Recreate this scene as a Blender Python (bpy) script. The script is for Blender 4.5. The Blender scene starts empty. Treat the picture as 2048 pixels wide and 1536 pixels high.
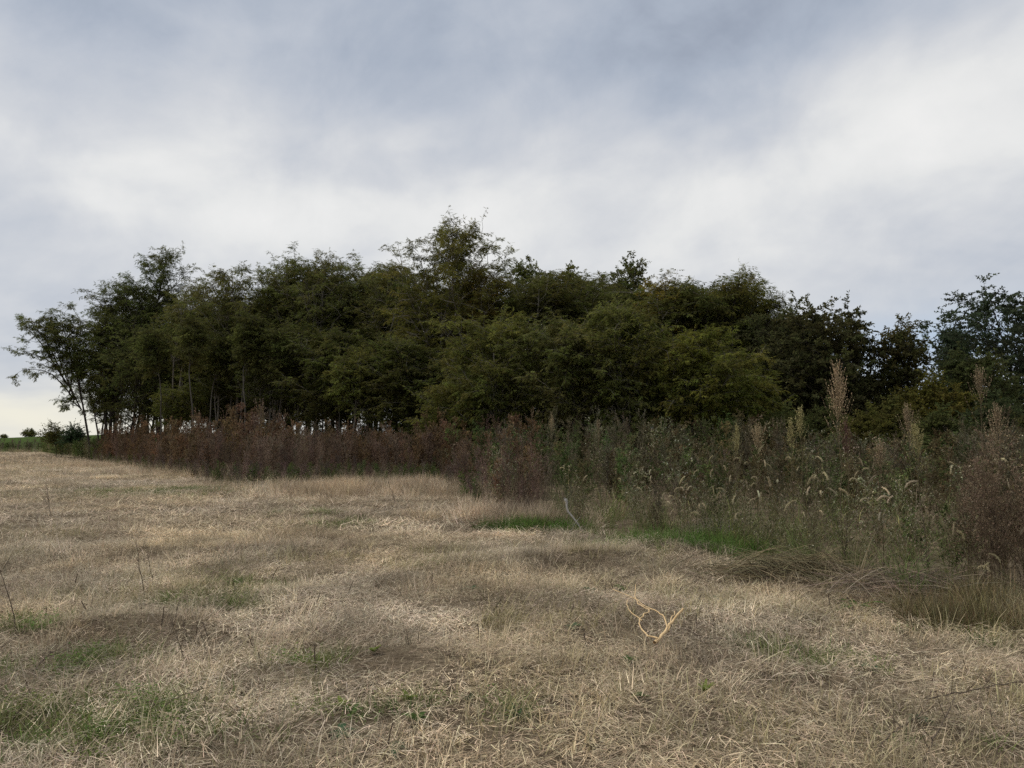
import bpy, math, random
import numpy as np
from mathutils import Vector

scene = bpy.context.scene
COL = scene.collection
rng = np.random.default_rng(7)
random.seed(7)

# ------------------------------------------------------------------ camera
F = 1490.0                      # focal length in photo pixels (2048 wide)
HORIZON = 875.0
PITCH = math.atan((HORIZON - 768.0) / F)
EYE = 1.65
cam_data = bpy.data.cameras.new("camera")
cam_data.sensor_width = 36.0
cam_data.lens = 36.0 * F / 2048.0
cam_data.clip_start = 0.05
cam_data.clip_end = 6000.0
cam = bpy.data.objects.new("camera", cam_data)
cam.location = (0, 0, EYE)
cam.rotation_euler = (math.pi / 2 + PITCH, 0, 0)
COL.objects.link(cam)
scene.camera = cam


def ray(px, py):
    a = (px - 1024.0) / F
    b = (768.0 - py) / F
    return np.array([a, math.cos(PITCH) - b * math.sin(PITCH), math.sin(PITCH) + b * math.cos(PITCH)])


# ------------------------------------------------------------------ light, exposure
scene.view_settings.view_transform = 'Standard'
scene.view_settings.look = 'None'
scene.view_settings.exposure = 0.5
scene.view_settings.gamma = 1.0
scene.view_settings.use_curve_mapping = False
scene.cycles.use_denoising = False
scene.cycles.max_bounces = 6
scene.cycles.diffuse_bounces = 4
scene.cycles.transmission_bounces = 3
scene.cycles.glossy_bounces = 1
scene.cycles.transparent_max_bounces = 4
scene.cycles.use_adaptive_sampling = True
scene.cycles.adaptive_threshold = 0.01

SUN_AZ = math.radians(-75.0)     # to the left
SUN_EL = math.radians(57.0)
sun_data = bpy.data.lights.new("sun", 'SUN')
sun_data.energy = 1.5
sun_data.angle = math.radians(22.0)
sun_data.color = (1.0, 0.93, 0.82)
sun = bpy.data.objects.new("sun", sun_data)
sd = Vector((math.sin(SUN_AZ) * math.cos(SUN_EL), math.cos(SUN_AZ) * math.cos(SUN_EL), math.sin(SUN_EL)))
sun.rotation_euler = sd.to_track_quat('Z', 'Y').to_euler()
COL.objects.link(sun)


class Nodes:
    """small helper around one node tree"""

    def __init__(self, tree):
        self.t = tree
        tree.nodes.clear()

    def n(self, kind, **kw):
        nd = self.t.nodes.new(kind)
        for k, v in kw.items():
            setattr(nd, k, v)
        return nd

    def link(self, a, b):
        self.t.links.new(a, b)

    def val(self, sock, v):
        if hasattr(v, 'is_output') or isinstance(v, bpy.types.NodeSocket):
            self.t.links.new(v, sock)
        else:
            sock.default_value = v

    def math(self, op, a, b=None, c=None, clamp=False):
        m = self.n('ShaderNodeMath', operation=op, use_clamp=clamp)
        self.val(m.inputs[0], a)
        if b is not None:
            self.val(m.inputs[1], b)
        if c is not None:
            self.val(m.inputs[2], c)
        return m.outputs[0]

    def vmath(self, op, a, b=None):
        m = self.n('ShaderNodeVectorMath', operation=op)
        self.val(m.inputs[0], a)
        if b is not None:
            self.val(m.inputs[1], b)
        return m.outputs['Value'] if op in ('DOT_PRODUCT', 'LENGTH') else m.outputs['Vector']

    def ramp(self, fac, stops):
        r = self.n('ShaderNodeValToRGB')
        e = r.color_ramp.elements
        while len(e) < len(stops):
            e.new(0.5)
        for el, (p, c) in zip(e, stops):
            el.position = p
            el.color = (c[0], c[1], c[2], 1.0) if not np.isscalar(c) else (c, c, c, 1.0)
        self.val(r.inputs[0], fac)
        return r.outputs[0]

    def mix(self, fac, a, b, mode='MIX'):
        m = self.n('ShaderNodeMix', data_type='RGBA', blend_type=mode)
        self.val(m.inputs[0], fac)
        self.val(m.inputs[6], a)
        self.val(m.inputs[7], b)
        return m.outputs[2]

    def noise(self, vec, scale, detail=4.0, rough=0.5, dist=0.0):
        nd = self.n('ShaderNodeTexNoise')
        self.val(nd.inputs['Vector'], vec)
        nd.inputs['Scale'].default_value = scale
        nd.inputs['Detail'].default_value = detail
        nd.inputs['Roughness'].default_value = rough
        nd.inputs['Distortion'].default_value = dist
        return nd


def build_world():
    w = bpy.data.worlds.new("World")
    scene.world = w
    w.use_nodes = True
    N = Nodes(w.node_tree)
    tc = N.n('ShaderNodeTexCoord')
    d = tc.outputs['Generated']
    sky = N.n('ShaderNodeTexSky', sky_type='NISHITA')
    sky.sun_disc = False
    sky.sun_elevation = SUN_EL
    sky.sun_rotation = SUN_AZ
    # cloud layer seen as a plane overhead
    sep = N.n('ShaderNodeSeparateXYZ')
    N.link(d, sep.inputs[0])
    z = N.math('MAXIMUM', sep.outputs[2], 0.0)
    zz = N.math('ADD', z, 0.22)
    comb = N.n('ShaderNodeCombineXYZ')
    N.link(N.math('DIVIDE', sep.outputs[0], zz), comb.inputs[0])
    N.link(N.math('DIVIDE', sep.outputs[1], zz), comb.inputs[1])
    uv = comb.outputs[0]
    mp = N.n('ShaderNodeMapping')
    mp.inputs['Rotation'].default_value = (0, 0, math.radians(-38))
    mp.inputs['Scale'].default_value = (0.9, 1.6, 1)
    N.link(uv, mp.inputs[0])
    n1 = N.noise(mp.outputs[0], 1.1, 6.0, 0.55, 0.3)
    ca, sa = math.cos(math.radians(27)), math.sin(math.radians(27))
    dc = N.n('ShaderNodeCombineXYZ')
    N.link(N.math('MULTIPLY', N.vmath('DOT_PRODUCT', d, (ca, 0, sa)), 2.4), dc.inputs[0])
    N.link(N.math('MULTIPLY', N.vmath('DOT_PRODUCT', d, (0, 1, 0)), 2.4), dc.inputs[1])
    N.link(N.math('MULTIPLY', N.vmath('DOT_PRODUCT', d, (-sa, 0, ca)), 4.0), dc.inputs[2])
    n2 = N.noise(dc.outputs[0], 2.0, 7.0, 0.52, 0.35)
    n3 = N.noise(d, 7.5, 7.0, 0.58, 0.3)
    warp = N.noise(uv, 1.6, 4.0, 0.55)
    wv = N.vmath('SUBTRACT', warp.outputs['Color'], (0.5, 0.5, 0.5))
    wv = N.vmath('MULTIPLY', wv, (0.30, 0.30, 0.30))
    dw = N.vmath('ADD', d, wv)
    # elevation profile of the overcast
    base = N.ramp(z, [(0.0, 0.66), (0.10, 0.66), (0.22, 0.71), (0.31, 0.73), (0.38, 0.64), (0.46, 0.49), (0.56, 0.48), (0.75, 0.64), (1.0, 0.74)])
    # the cloud masses: (photo px, py, half width deg, half height deg, tilt deg, amount)
    blobs = [
        (1250, 130, 11, 4.5, 8, -0.10), (1500, 110, 8, 4.0, 30, -0.07), (1330, 250, 9, 2.6, -4, -0.07),
        (560, 160, 14, 5.0, -18, -0.05), (30, 250, 5.5, 9.0, 0, -0.12), (900, 60, 8, 4, 10, -0.03),
        (180, 330, 7, 3.5, -30, 0.10), (1130, 250, 4, 1.8, 0, 0.09), (1850, 200, 13, 4.5, 25, 0.11),
        (1700, 330, 14, 3.0, 22, 0.05), (880, 320, 10, 2.2, 12, -0.09), (1960, 560, 12, 4.0, 10, -0.10),
        (520, 440, 12, 3.0, 0, 0.05), (1560, 400, 9, 1.6, 28, -0.05), (150, 590, 7, 4.5, 0, -0.02),
        (1000, 420, 16, 4.0, 5, 0.05), (830, 200, 5, 1.4, 20, 0.07), (30, 730, 6, 2.2, 0, -0.10),
    ]
    val = base
    for (px, py, sw, sh, tilt, amt) in blobs:
        c = ray(px, py)
        c = c / np.linalg.norm(c)
        r = np.array([c[1], -c[0], 0.0])
        r /= np.linalg.norm(r)
        u = np.cross(r, c)
        t = math.radians(tilt)
        a = (r * math.cos(t) + u * math.sin(t)) / math.tan(math.radians(sw))
        b = (-r * math.sin(t) + u * math.cos(t)) / math.tan(math.radians(sh))
        q = N.vmath('SUBTRACT', dw, tuple(c))
        da = N.vmath('DOT_PRODUCT', q, tuple(a))
        db = N.vmath('DOT_PRODUCT', q, tuple(b))
        s = N.math('ADD', N.math('MULTIPLY', da, da), N.math('MULTIPLY', db, db))
        g = N.math('EXPONENT', N.math('MULTIPLY', s, -0.9))
        val = N.math('MULTIPLY_ADD', g, amt, val)
    val = N.math('MULTIPLY_ADD', N.math('SUBTRACT', n1.outputs[0], 0.5), 0.20, val)
    val = N.math('MULTIPLY_ADD', N.math('SUBTRACT', n2.outputs[0], 0.5), 0.42, val)
    val = N.math('MULTIPLY_ADD', N.math('SUBTRACT', n3.outputs[0], 0.5), 0.30, val)
    cloud = N.ramp(val, [(0.26, (0.27, 0.31, 0.39)), (0.42, (0.405, 0.455, 0.54)), (0.52, (0.50, 0.54, 0.61)),
                         (0.66, (0.635, 0.655, 0.69)), (0.80, (0.79, 0.795, 0.79)), (1.0, (0.93, 0.92, 0.90))])

    def glow(px, py, sw, sh):
        c = ray(px, py)
        c = c / np.linalg.norm(c)
        r = np.array([c[1], -c[0], 0.0])
        r /= np.linalg.norm(r)
        u = np.cross(r, c)
        q = N.vmath('SUBTRACT', N.vmath('ADD', d, N.vmath('MULTIPLY', wv, (0.25, 0.25, 0.25))), tuple(c))
        da = N.vmath('DOT_PRODUCT', q, tuple(r / math.tan(math.radians(sw))))
        db = N.vmath('DOT_PRODUCT', q, tuple(u / math.tan(math.radians(sh))))
        s = N.math('ADD', N.math('MULTIPLY', da, da), N.math('MULTIPLY', db, db))
        return N.math('EXPONENT', N.math('MULTIPLY', s, -1.0))
    warm = glow(60, 845, 20, 2.0)
    cloud = N.mix(N.math('MULTIPLY', warm, 0.85), cloud, (0.90, 0.865, 0.73, 1))
    blue = glow(1890, 700, 9.0, 2.6)
    cloud = N.mix(N.math('MULTIPLY', blue, 0.80), cloud, (0.44, 0.56, 0.72, 1))
    c10 = N.vmath('MULTIPLY', cloud, (10.0, 10.0, 10.0))
    full = N.mix(0.96, sky.outputs[0], c10)
    bg = N.n('ShaderNodeBackground')
    N.link(full, bg.inputs[0])
    bg.inputs[1].default_value = 0.072
    out = N.n('ShaderNodeOutputWorld')
    N.link(bg.outputs[0], out.inputs[0])
    w.cycles.sampling_method = 'MANUAL'
    w.cycles.sample_map_resolution = 512


build_world()

# ------------------------------------------------------------------ noise and ground shape


def _hash(ix, iy, seed):
    n = (ix.astype(np.int64) * 374761393 + iy.astype(np.int64) * 668265263 + seed * 974711) & 0x7fffffff
    n = ((n ^ (n >> 13)) * 1274126177) & 0x7fffffff
    return ((n ^ (n >> 16)) & 0xffff) / 65535.0


def vnoise(x, y, seed=0):
    x = np.asarray(x, float)
    y = np.asarray(y, float)
    ix = np.floor(x)
    iy = np.floor(y)
    fx = x - ix
    fy = y - iy
    fx = fx * fx * (3 - 2 * fx)
    fy = fy * fy * (3 - 2 * fy)
    a = _hash(ix, iy, seed)
    b = _hash(ix + 1, iy, seed)
    c = _hash(ix, iy + 1, seed)
    e = _hash(ix + 1, iy + 1, seed)
    return (a * (1 - fx) + b * fx) * (1 - fy) + (c * (1 - fx) + e * fx) * fy


def fbm(x, y, seed=0, octs=3):
    s = 0
    a = 0.5
    for o in range(octs):
        s = s + a * vnoise(x * 2 ** o, y * 2 ** o, seed + o * 17)
        a *= 0.5
    return s / (1 - 0.5 ** octs)


def G0(px, py, z=0.0):
    """the point of the level z that the photo shows at px, py"""
    r = ray(px, py)
    t = (z - EYE) / r[2]
    return np.array([r[0] * t, r[1] * t, z])


# heaps of cut grass: photo spot, half length, half width, heading, height
MOUNDS = []
for (px, py, hl, hw, ang, hh) in [
        (1185, 1128, 1.5, 0.45, 8, 0.16), (1330, 1112, 1.0, 0.4, -8, 0.17), (1500, 1160, 0.8, 0.3, -25, 0.12),
        (1590, 1172, 0.8, 0.35, -30, 0.07), (1850, 1196, 1.0, 0.5, -20, 0.06), (700, 1010, 3.0, 0.8, 5, 0.05),
        (220, 1262, 0.9, 0.28, 5, 0.13), (480, 1105, 2.4, 0.5, 4, 0.06), (300, 1060, 3.0, 0.8, 0, 0.05),
        (1180, 1345, 1.0, 0.25, 10, 0.09), (850, 1340, 0.7, 0.2, -40, 0.09), (780, 960, 3.0, 1.6, 0, 0.12),
        (620, 1345, 0.7, 0.22, 10, 0.07), (1450, 1240, 0.9, 0.5, 0, 0.06)]:
    g = G0(px, py)
    MOUNDS.append((g[0], g[1], hl, hw, math.radians(ang), hh))


def ground_h(x, y):
    x = np.asarray(x, float)
    y = np.asarray(y, float)
    h = 0.11 * (fbm(x / 4.3, y / 4.3, 3) - 0.5) + 0.075 * (vnoise(x / 0.8, y / 0.8, 5) - 0.5) + 0.04 * (vnoise(x / 0.33, y / 0.33, 8) - 0.5)
    r = np.hypot(x, y)
    h = h * np.clip((90 - r) / 60, 0.0, 1.0)
    for (mx, my, hl, hw, a, hh) in MOUNDS:
        dx = x - mx
        dy = y - my
        u = (dx * math.cos(a) + dy * math.sin(a)) / hl
        v = (-dx * math.sin(a) + dy * math.cos(a)) / hw
        h = h + hh * np.exp(-(u * u + v * v))
    t = np.clip((y - 88) / 65, 0, 1)
    t = t * t * (3 - 2 * t)
    top = np.clip(1.35 + 0.050 * (x + 103), 0.2, 2.4) * np.clip((-20 - x) / 45, 0.25, 1)
    h = h + t * top
    return h


def H(x, y):
    return float(ground_h(np.array([x]), np.array([y]))[0])


def G(px, py):
    g = G0(px, py)
    g[2] = H(g[0], g[1])
    return g


def at(px, Y):
    x = (px - 1024.0) / F * Y * (math.cos(PITCH) + 0.06 * math.sin(PITCH))
    return x


def z_at(py, Y):
    r = ray(1024, py)
    return EYE + r[2] / r[1] * Y


# front edge of the weeds in the photo
EDGE_PX = np.array([-600, 0, 95, 120, 190, 330, 460, 600, 680, 870, 950, 1020, 1120, 1250, 1400, 1500, 1650, 1800, 1950, 2048, 2700])
EDGE_PY = np.array([906, 906, 908, 914, 921, 946, 966, 966, 962, 966, 1000, 1040, 1062, 1086, 1112, 1142, 1180, 1205, 1222, 1228, 1260])
EDGE_Y = EYE * F / (EDGE_PY - HORIZON)


def px_of(x, y):
    return 1024.0 + F * x / np.maximum(y, 0.1)


def edge_depth(px):
    return np.exp(np.interp(px, EDGE_PX, np.log(EDGE_Y)))


# ------------------------------------------------------------------ materials
MATS = {}


def mat_leafy(name, source, trans=0.3, rough=0.0):
    if name in MATS:
        return MATS[name]
    m = bpy.data.materials.new(name)
    m.use_nodes = True
    N = Nodes(m.node_tree)
    a = N.n('ShaderNodeAttribute', attribute_name='bcol')
    if source == 'instance':
        b = N.n('ShaderNodeAttribute', attribute_name='icol', attribute_type='INSTANCER').outputs['Color']
    else:
        b = N.n('ShaderNodeObjectInfo').outputs['Color']
    col = N.vmath('MULTIPLY', a.outputs['Color'], b)
    df = N.n('ShaderNodeBsdfDiffuse')
    N.link(col, df.inputs[0])
    sh = df.outputs[0]
    if trans > 0:
        tr = N.n('ShaderNodeBsdfTranslucent')
        N.link(col, tr.inputs[0])
        mx = N.n('ShaderNodeMixShader')
        mx.inputs[0].default_value = trans
        N.link(df.outputs[0], mx.inputs[1])
        N.link(tr.outputs[0], mx.inputs[2])
        sh = mx.outputs[0]
    out = N.n('ShaderNodeOutputMaterial')
    N.link(sh, out.inputs[0])
    MATS[name] = m
    return m


def mat_bark(name, c1, c2, scale=9.0):
    if name in MATS:
        return MATS[name]
    m = bpy.data.materials.new(name)
    m.use_nodes = True
    N = Nodes(m.node_tree)
    tc = N.n('ShaderNodeTexCoord')
    mp = N.n('ShaderNodeMapping')
    mp.inputs['Scale'].default_value = (1, 1, 0.18)
    N.link(tc.outputs['Object'], mp.inputs[0])
    ns = N.noise(mp.outputs[0], scale, 5.0, 0.65)
    col = N.ramp(ns.outputs[0], [(0.3, c1), (0.7, c2)])
    bs = N.n('ShaderNodeBsdfPrincipled')
    N.link(col, bs.inputs['Base Color'])
    bs.inputs['Roughness'].default_value = 0.9
    bs.inputs['Specular IOR Level'].default_value = 0.15
    bp = N.n('ShaderNodeBump')
    bp.inputs['Strength'].default_value = 0.6
    bp.inputs['Distance'].default_value = 0.02
    N.link(ns.outputs[0], bp.inputs['Height'])
    N.link(bp.outputs[0], bs.inputs['Normal'])
    out = N.n('ShaderNodeOutputMaterial')
    N.link(bs.outputs[0], out.inputs[0])
    MATS[name] = m
    return m


def mat_ground():
    m = bpy.data.materials.new("mown_ground")
    m.use_nodes = True
    N = Nodes(m.node_tree)
    tc = N.n('ShaderNodeTexCoord')
    p = tc.outputs['Object']
    big = N.noise(p, 0.35, 4.0, 0.55)
    mid = N.noise(p, 2.6, 5.0, 0.6)
    fine = N.noise(p, 34.0, 6.0, 0.7)
    mp = N.n('ShaderNodeMapping')
    mp.inputs['Scale'].default_value = (6, 60, 20)
    mp.inputs['Rotation'].default_value = (0, 0, 0.6)
    N.link(p, mp.inputs[0])
    straw = N.noise(mp.outputs[0], 1.3, 4.0, 0.6, 1.2)
    soil = N.ramp(fine.outputs[0], [(0.3, (0.04, 0.03, 0.022)), (0.7, (0.11, 0.085, 0.058))])
    thatch = N.ramp(straw.outputs[0], [(0.35, (0.12, 0.092, 0.062)), (0.52, (0.30, 0.24, 0.165)), (0.68, (0.46, 0.38, 0.265))])
    f = N.math('MULTIPLY_ADD', mid.outputs[0], 1.8, -0.45, clamp=True)
    near = N.mix(f, soil, thatch)
    far = N.ramp(big.outputs[0], [(0.35, (0.32, 0.255, 0.175)), (0.65, (0.44, 0.36, 0.25))])
    sep = N.n('ShaderNodeSeparateXYZ')
    N.link(p, sep.inputs[0])
    t = N.math('MULTIPLY_ADD', sep.outputs[1], 1 / 25.0, -1.0, clamp=True)
    dry = N.mix(t, near, far)
    green = N.ramp(mid.outputs[0], [(0.35, (0.045, 0.075, 0.022)), (0.65, (0.075, 0.105, 0.035))])
    wob = N.math('MULTIPLY_ADD', big.outputs[0], 8.0, sep.outputs[1])
    tg = N.math('MULTIPLY_ADD', wob, 1 / 6.0, -89.0 / 6.0, clamp=True)
    col = N.mix(tg, dry, green)
    bs = N.n('ShaderNodeBsdfDiffuse')
    N.link(col, bs.inputs[0])
    bp = N.n('ShaderNodeBump')
    bp.inputs['Strength'].default_value = 0.8
    bp.inputs['Distance'].default_value = 0.03
    N.link(N.math('ADD', fine.outputs[0], straw.outputs[0]), bp.inputs['Height'])
    N.link(bp.outputs[0], bs.inputs['Normal'])
    out = N.n('ShaderNodeOutputMaterial')
    N.link(bs.outputs[0], out.inputs[0])
    return m


M_INST = mat_leafy("dry_plant_scatter", 'instance', 0.26)
M_OBJ = mat_leafy("plant_leaves", 'object', 0.28)
M_TREE = mat_leafy("tree_leaves", 'object', 0.42)
M_BARK = mat_bark("grey_bark", (0.09, 0.08, 0.065), (0.26, 0.235, 0.195))
M_DARKBARK = mat_bark("dark_bark", (0.025, 0.021, 0.017), (0.075, 0.064, 0.052))
M_PALEWOOD = mat_bark("weathered_wood", (0.30, 0.28, 0.25), (0.50, 0.47, 0.43), 30)
M_YELLOWWOOD = mat_bark("peeled_wood", (0.55, 0.37, 0.18), (0.82, 0.62, 0.36), 30)

# ------------------------------------------------------------------ mesh building


class MB:
    def __init__(self):
        self.v = []
        self.c = []
        self.f = {3: [], 4: []}
        self.nv = 0

    def add(self, verts, faces, col):
        verts = np.asarray(verts, np.float32).reshape(-1, 3)
        faces = np.asarray(faces, np.int64)
        col = np.asarray(col, np.float32)
        if col.ndim == 1:
            col = np.broadcast_to(col, (len(verts), 3))
        self.v.append(verts)
        self.c.append(col.reshape(-1, 3))
        self.f[faces.shape[1]].append(faces + self.nv)
        self.nv += len(verts)

    def join(self, o, offset=None):
        for vv, cc in zip(o.v, o.c):
            self.v.append(vv if offset is None else vv + np.asarray(offset, np.float32))
            self.c.append(cc)
        for k in (3, 4):
            self.f[k] += [f + self.nv for f in o.f[k]]
        self.nv += o.nv

    def mesh(self, name, mat, smooth=False):
        me = bpy.data.meshes.new(name)
        V = np.concatenate(self.v)
        C = np.concatenate(self.c)
        li, ls = [], []
        pos = 0
        for k in (3, 4):
            if self.f[k]:
                fa = np.concatenate(self.f[k])
                li.append(fa.ravel())
                ls.append(np.arange(len(fa)) * k + pos)
                pos += fa.size
        li = np.concatenate(li).astype(np.int32)
        ls = np.concatenate(ls).astype(np.int32)
        me.vertices.add(len(V))
        me.vertices.foreach_set('co', V.ravel())
        me.loops.add(len(li))
        me.loops.foreach_set('vertex_index', li)
        me.polygons.add(len(ls))
        me.polygons.foreach_set('loop_start', ls)
        at_ = me.attributes.new('bcol', 'FLOAT_COLOR', 'POINT')
        at_.data.foreach_set('color', np.concatenate([C, np.ones((len(C), 1), np.float32)], 1).astype(np.float32).ravel())
        if smooth:
            me.polygons.foreach_set('use_smooth', np.ones(len(ls), bool))
        me.materials.append(mat)
        me.update(calc_edges=True)
        return me


def norm(a):
    return a / np.maximum(np.linalg.norm(a, axis=-1, keepdims=True), 1e-9)


def tubes(mb, P, R, sides, col):
    """N curves of k points with radii, as tubes. col (3,) or (N,3)"""
    P = np.asarray(P, float)
    R = np.asarray(R, float)
    if P.ndim == 2:
        P = P[None]
        R = R[None]
    n, k, _ = P.shape
    T = np.gradient(P, axis=1)
    T = norm(T)
    mean = norm(P[:, -1] - P[:, 0])
    ref = np.where(np.abs(mean[:, 2:3]) > 0.8, np.array([[1.0, 0.05, 0]]), np.array([[0, 0.05, 1.0]]))
    A = norm(np.cross(T, ref[:, None, :]))
    B = np.cross(T, A)
    an = np.arange(sides) * 2 * math.pi / sides
    ring = A[:, :, None, :] * np.cos(an)[None, None, :, None] + B[:, :, None, :] * np.sin(an)[None, None, :, None]
    V = P[:, :, None, :] + ring * R[:, :, None, None]
    idx = np.arange(n * k * sides).reshape(n, k, sides)
    a = idx[:, :-1, :]
    b = np.roll(idx, -1, 2)[:, :-1, :]
    c = np.roll(idx, -1, 2)[:, 1:, :]
    e = idx[:, 1:, :]
    Fq = np.stack([a, b, c, e], -1).reshape(-1, 4)
    col = np.asarray(col, float)
    if col.ndim == 2:
        col = np.repeat(col, k * sides, 0)
    mb.add(V.reshape(-1, 3), Fq, col)


def strips(mb, P, W, S, col):
    """N ribbons: points (N,k,3), widths (N,k), side vectors (N,3)"""
    n, k, _ = P.shape
    off = S[:, None, :] * (W[:, :, None] * 0.5)
    V = np.stack([P - off, P + off], 2)
    idx = np.arange(n * k * 2).reshape(n, k, 2)
    Fq = np.stack([idx[:, :-1, 0], idx[:, :-1, 1], idx[:, 1:, 1], idx[:, 1:, 0]], -1).reshape(-1, 4)
    col = np.asarray(col, float)
    if col.ndim == 2:
        col = np.repeat(col, k * 2, 0)
    mb.add(V.reshape(-1, 3), Fq, col)


def diamonds(mb, pos, d, nrm, L, W, col, fold=0.0):
    """simple leaves: one kite each"""
    d = norm(d)
    s = norm(np.cross(d, nrm))
    L = np.asarray(L)[:, None]
    W = np.asarray(W)[:, None]
    up = np.cross(s, d)
    p0 = pos
    p1 = pos + d * L * 0.45 + s * W * 0.5 + up * W * fold
    p2 = pos + d * L
    p3 = pos + d * L * 0.45 - s * W * 0.5 + up * W * fold
    V = np.stack([p0, p1, p2, p3], 1)
    idx = np.arange(len(pos) * 4).reshape(-1, 4)
    col = np.asarray(col, float)
    if col.ndim == 2:
        col = np.repeat(col, 4, 0)
    mb.add(V.reshape(-1, 3), idx, col)


def pinnate(mb, pos, d, nrm, L, W, col, droop=0.35):
    """feather leaves: three pairs of leaflets and an end leaflet, one triangle each"""
    n = len(pos)
    d = norm(d)
    s = norm(np.cross(d, nrm))
    up = np.cross(s, d)
    L1 = L[:, None]
    W1 = W[:, None]
    tri = []

    def rach(t):
        return pos + d * L1 * t - up * (L1 * droop * t * t)
    for t0 in (0.28, 0.60):
        b0 = rach(t0 - 0.10)
        b1 = rach(t0 + 0.12)
        for sg in (-1, 1):
            tip = rach(t0 + 0.20) + s * (W1 * 0.62 * sg) - up * W1 * 0.18
            tri.append(np.stack([b0, b1, tip], 1))
    tri.append(np.stack([rach(0.78) + s * W1 * 0.16, rach(0.78) - s * W1 * 0.16, rach(1.05)], 1))
    V = np.stack(tri, 1).reshape(-1, 3)
    idx = np.arange(len(V)).reshape(-1, 3)
    mb.add(V, idx, np.repeat(col, 15, 0))


def rnd(n, a, b):
    return rng.uniform(a, b, n)


def unit_dirs(az, el):
    return np.stack([np.cos(az) * np.cos(el), np.sin(az) * np.cos(el), np.sin(el)], -1)


def blades(mb, base, az, el, L, W, curve, col, k=4, twist=None):
    """curved tapered blades: start elevation el, bending over by curve radians along the length"""
    n = len(base)
    P = np.zeros((n, k, 3))
    P[:, 0] = base
    for i in range(1, k):
        e = el - curve * ((i - 0.5) / (k - 1))
        P[:, i] = P[:, i - 1] + unit_dirs(az, e) * (L / (k - 1))[:, None]
    tw = rnd(n, -0.9, 0.9) if twist is None else twist
    S = np.stack([-np.sin(az + tw), np.cos(az + tw), np.zeros(n)], -1)
    taper = np.linspace(1.0, 0.15, k)
    taper[0] = 0.75
    strips(mb, P, W[:, None] * taper[None], S, col)
    return P


def tag(o, label=None, cat=None, group=None, kind=None):
    for k, v in (('label', label), ('category', cat), ('group', group), ('kind', kind)):
        if v:
            o[k] = v
    return o


def link(name, me, parent=None, color=None):
    o = bpy.data.objects.new(name, me)
    COL.objects.link(o)
    if parent is not None:
        o.parent = parent
    if color is not None:
        o.color = (*color, 1.0)
    return o


def empty(name, loc, rz=0.0, label=None, cat=None, group=None, scale=1.0):
    o = bpy.data.objects.new(name, None)
    o.location = loc
    o.rotation_euler = (0, 0, rz)
    o.scale = (scale,) * 3 if np.isscalar(scale) else scale
    COL.objects.link(o)
    return tag(o, label, cat, group, 'thing')


def copy_tree(src, loc, rz, scale, label, group=None, color=None, cat=None):
    o = src.copy()
    COL.objects.link(o)
    o.location = loc
    o.rotation_euler = (0, 0, rz)
    o.scale = (scale,) * 3 if np.isscalar(scale) else scale
    o['label'] = label
    if cat:
        o['category'] = cat
    if group:
        o['group'] = group
    elif 'group' in o:
        del o['group']
    for ch in src.children:
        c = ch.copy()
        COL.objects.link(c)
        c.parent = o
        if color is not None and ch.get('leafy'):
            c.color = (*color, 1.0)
    return o


# ------------------------------------------------------------------ ground sheet


def build_ground():
    xs = np.concatenate([-np.geomspace(1600, 36, 26), np.linspace(-35, 35, 281), np.geomspace(36, 1600, 26)])
    ys = np.concatenate([-np.geomspace(1600, 3, 14), np.linspace(1.5, 30, 190), np.linspace(30.5, 100, 90), np.geomspace(101, 3000, 34)])
    X, Y = np.meshgrid(xs, ys)
    Z = ground_h(X, Y)
    V = np.stack([X, Y, Z], -1).reshape(-1, 3)
    ny, nx = X.shape
    i = np.arange(nx * ny).reshape(ny, nx)
    Fq = np.stack([i[:-1, :-1], i[:-1, 1:], i[1:, 1:], i[1:, :-1]], -1).reshape(-1, 4)
    mb = MB()
    mb.add(V, Fq, (1, 1, 1))
    o = link('ground', mb.mesh('ground', mat_ground(), True))
    tag(o, 'mown brown field running back to a low green rise', 'ground', kind='structure')


build_ground()

# ------------------------------------------------------------------ scatter with geometry nodes


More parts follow.
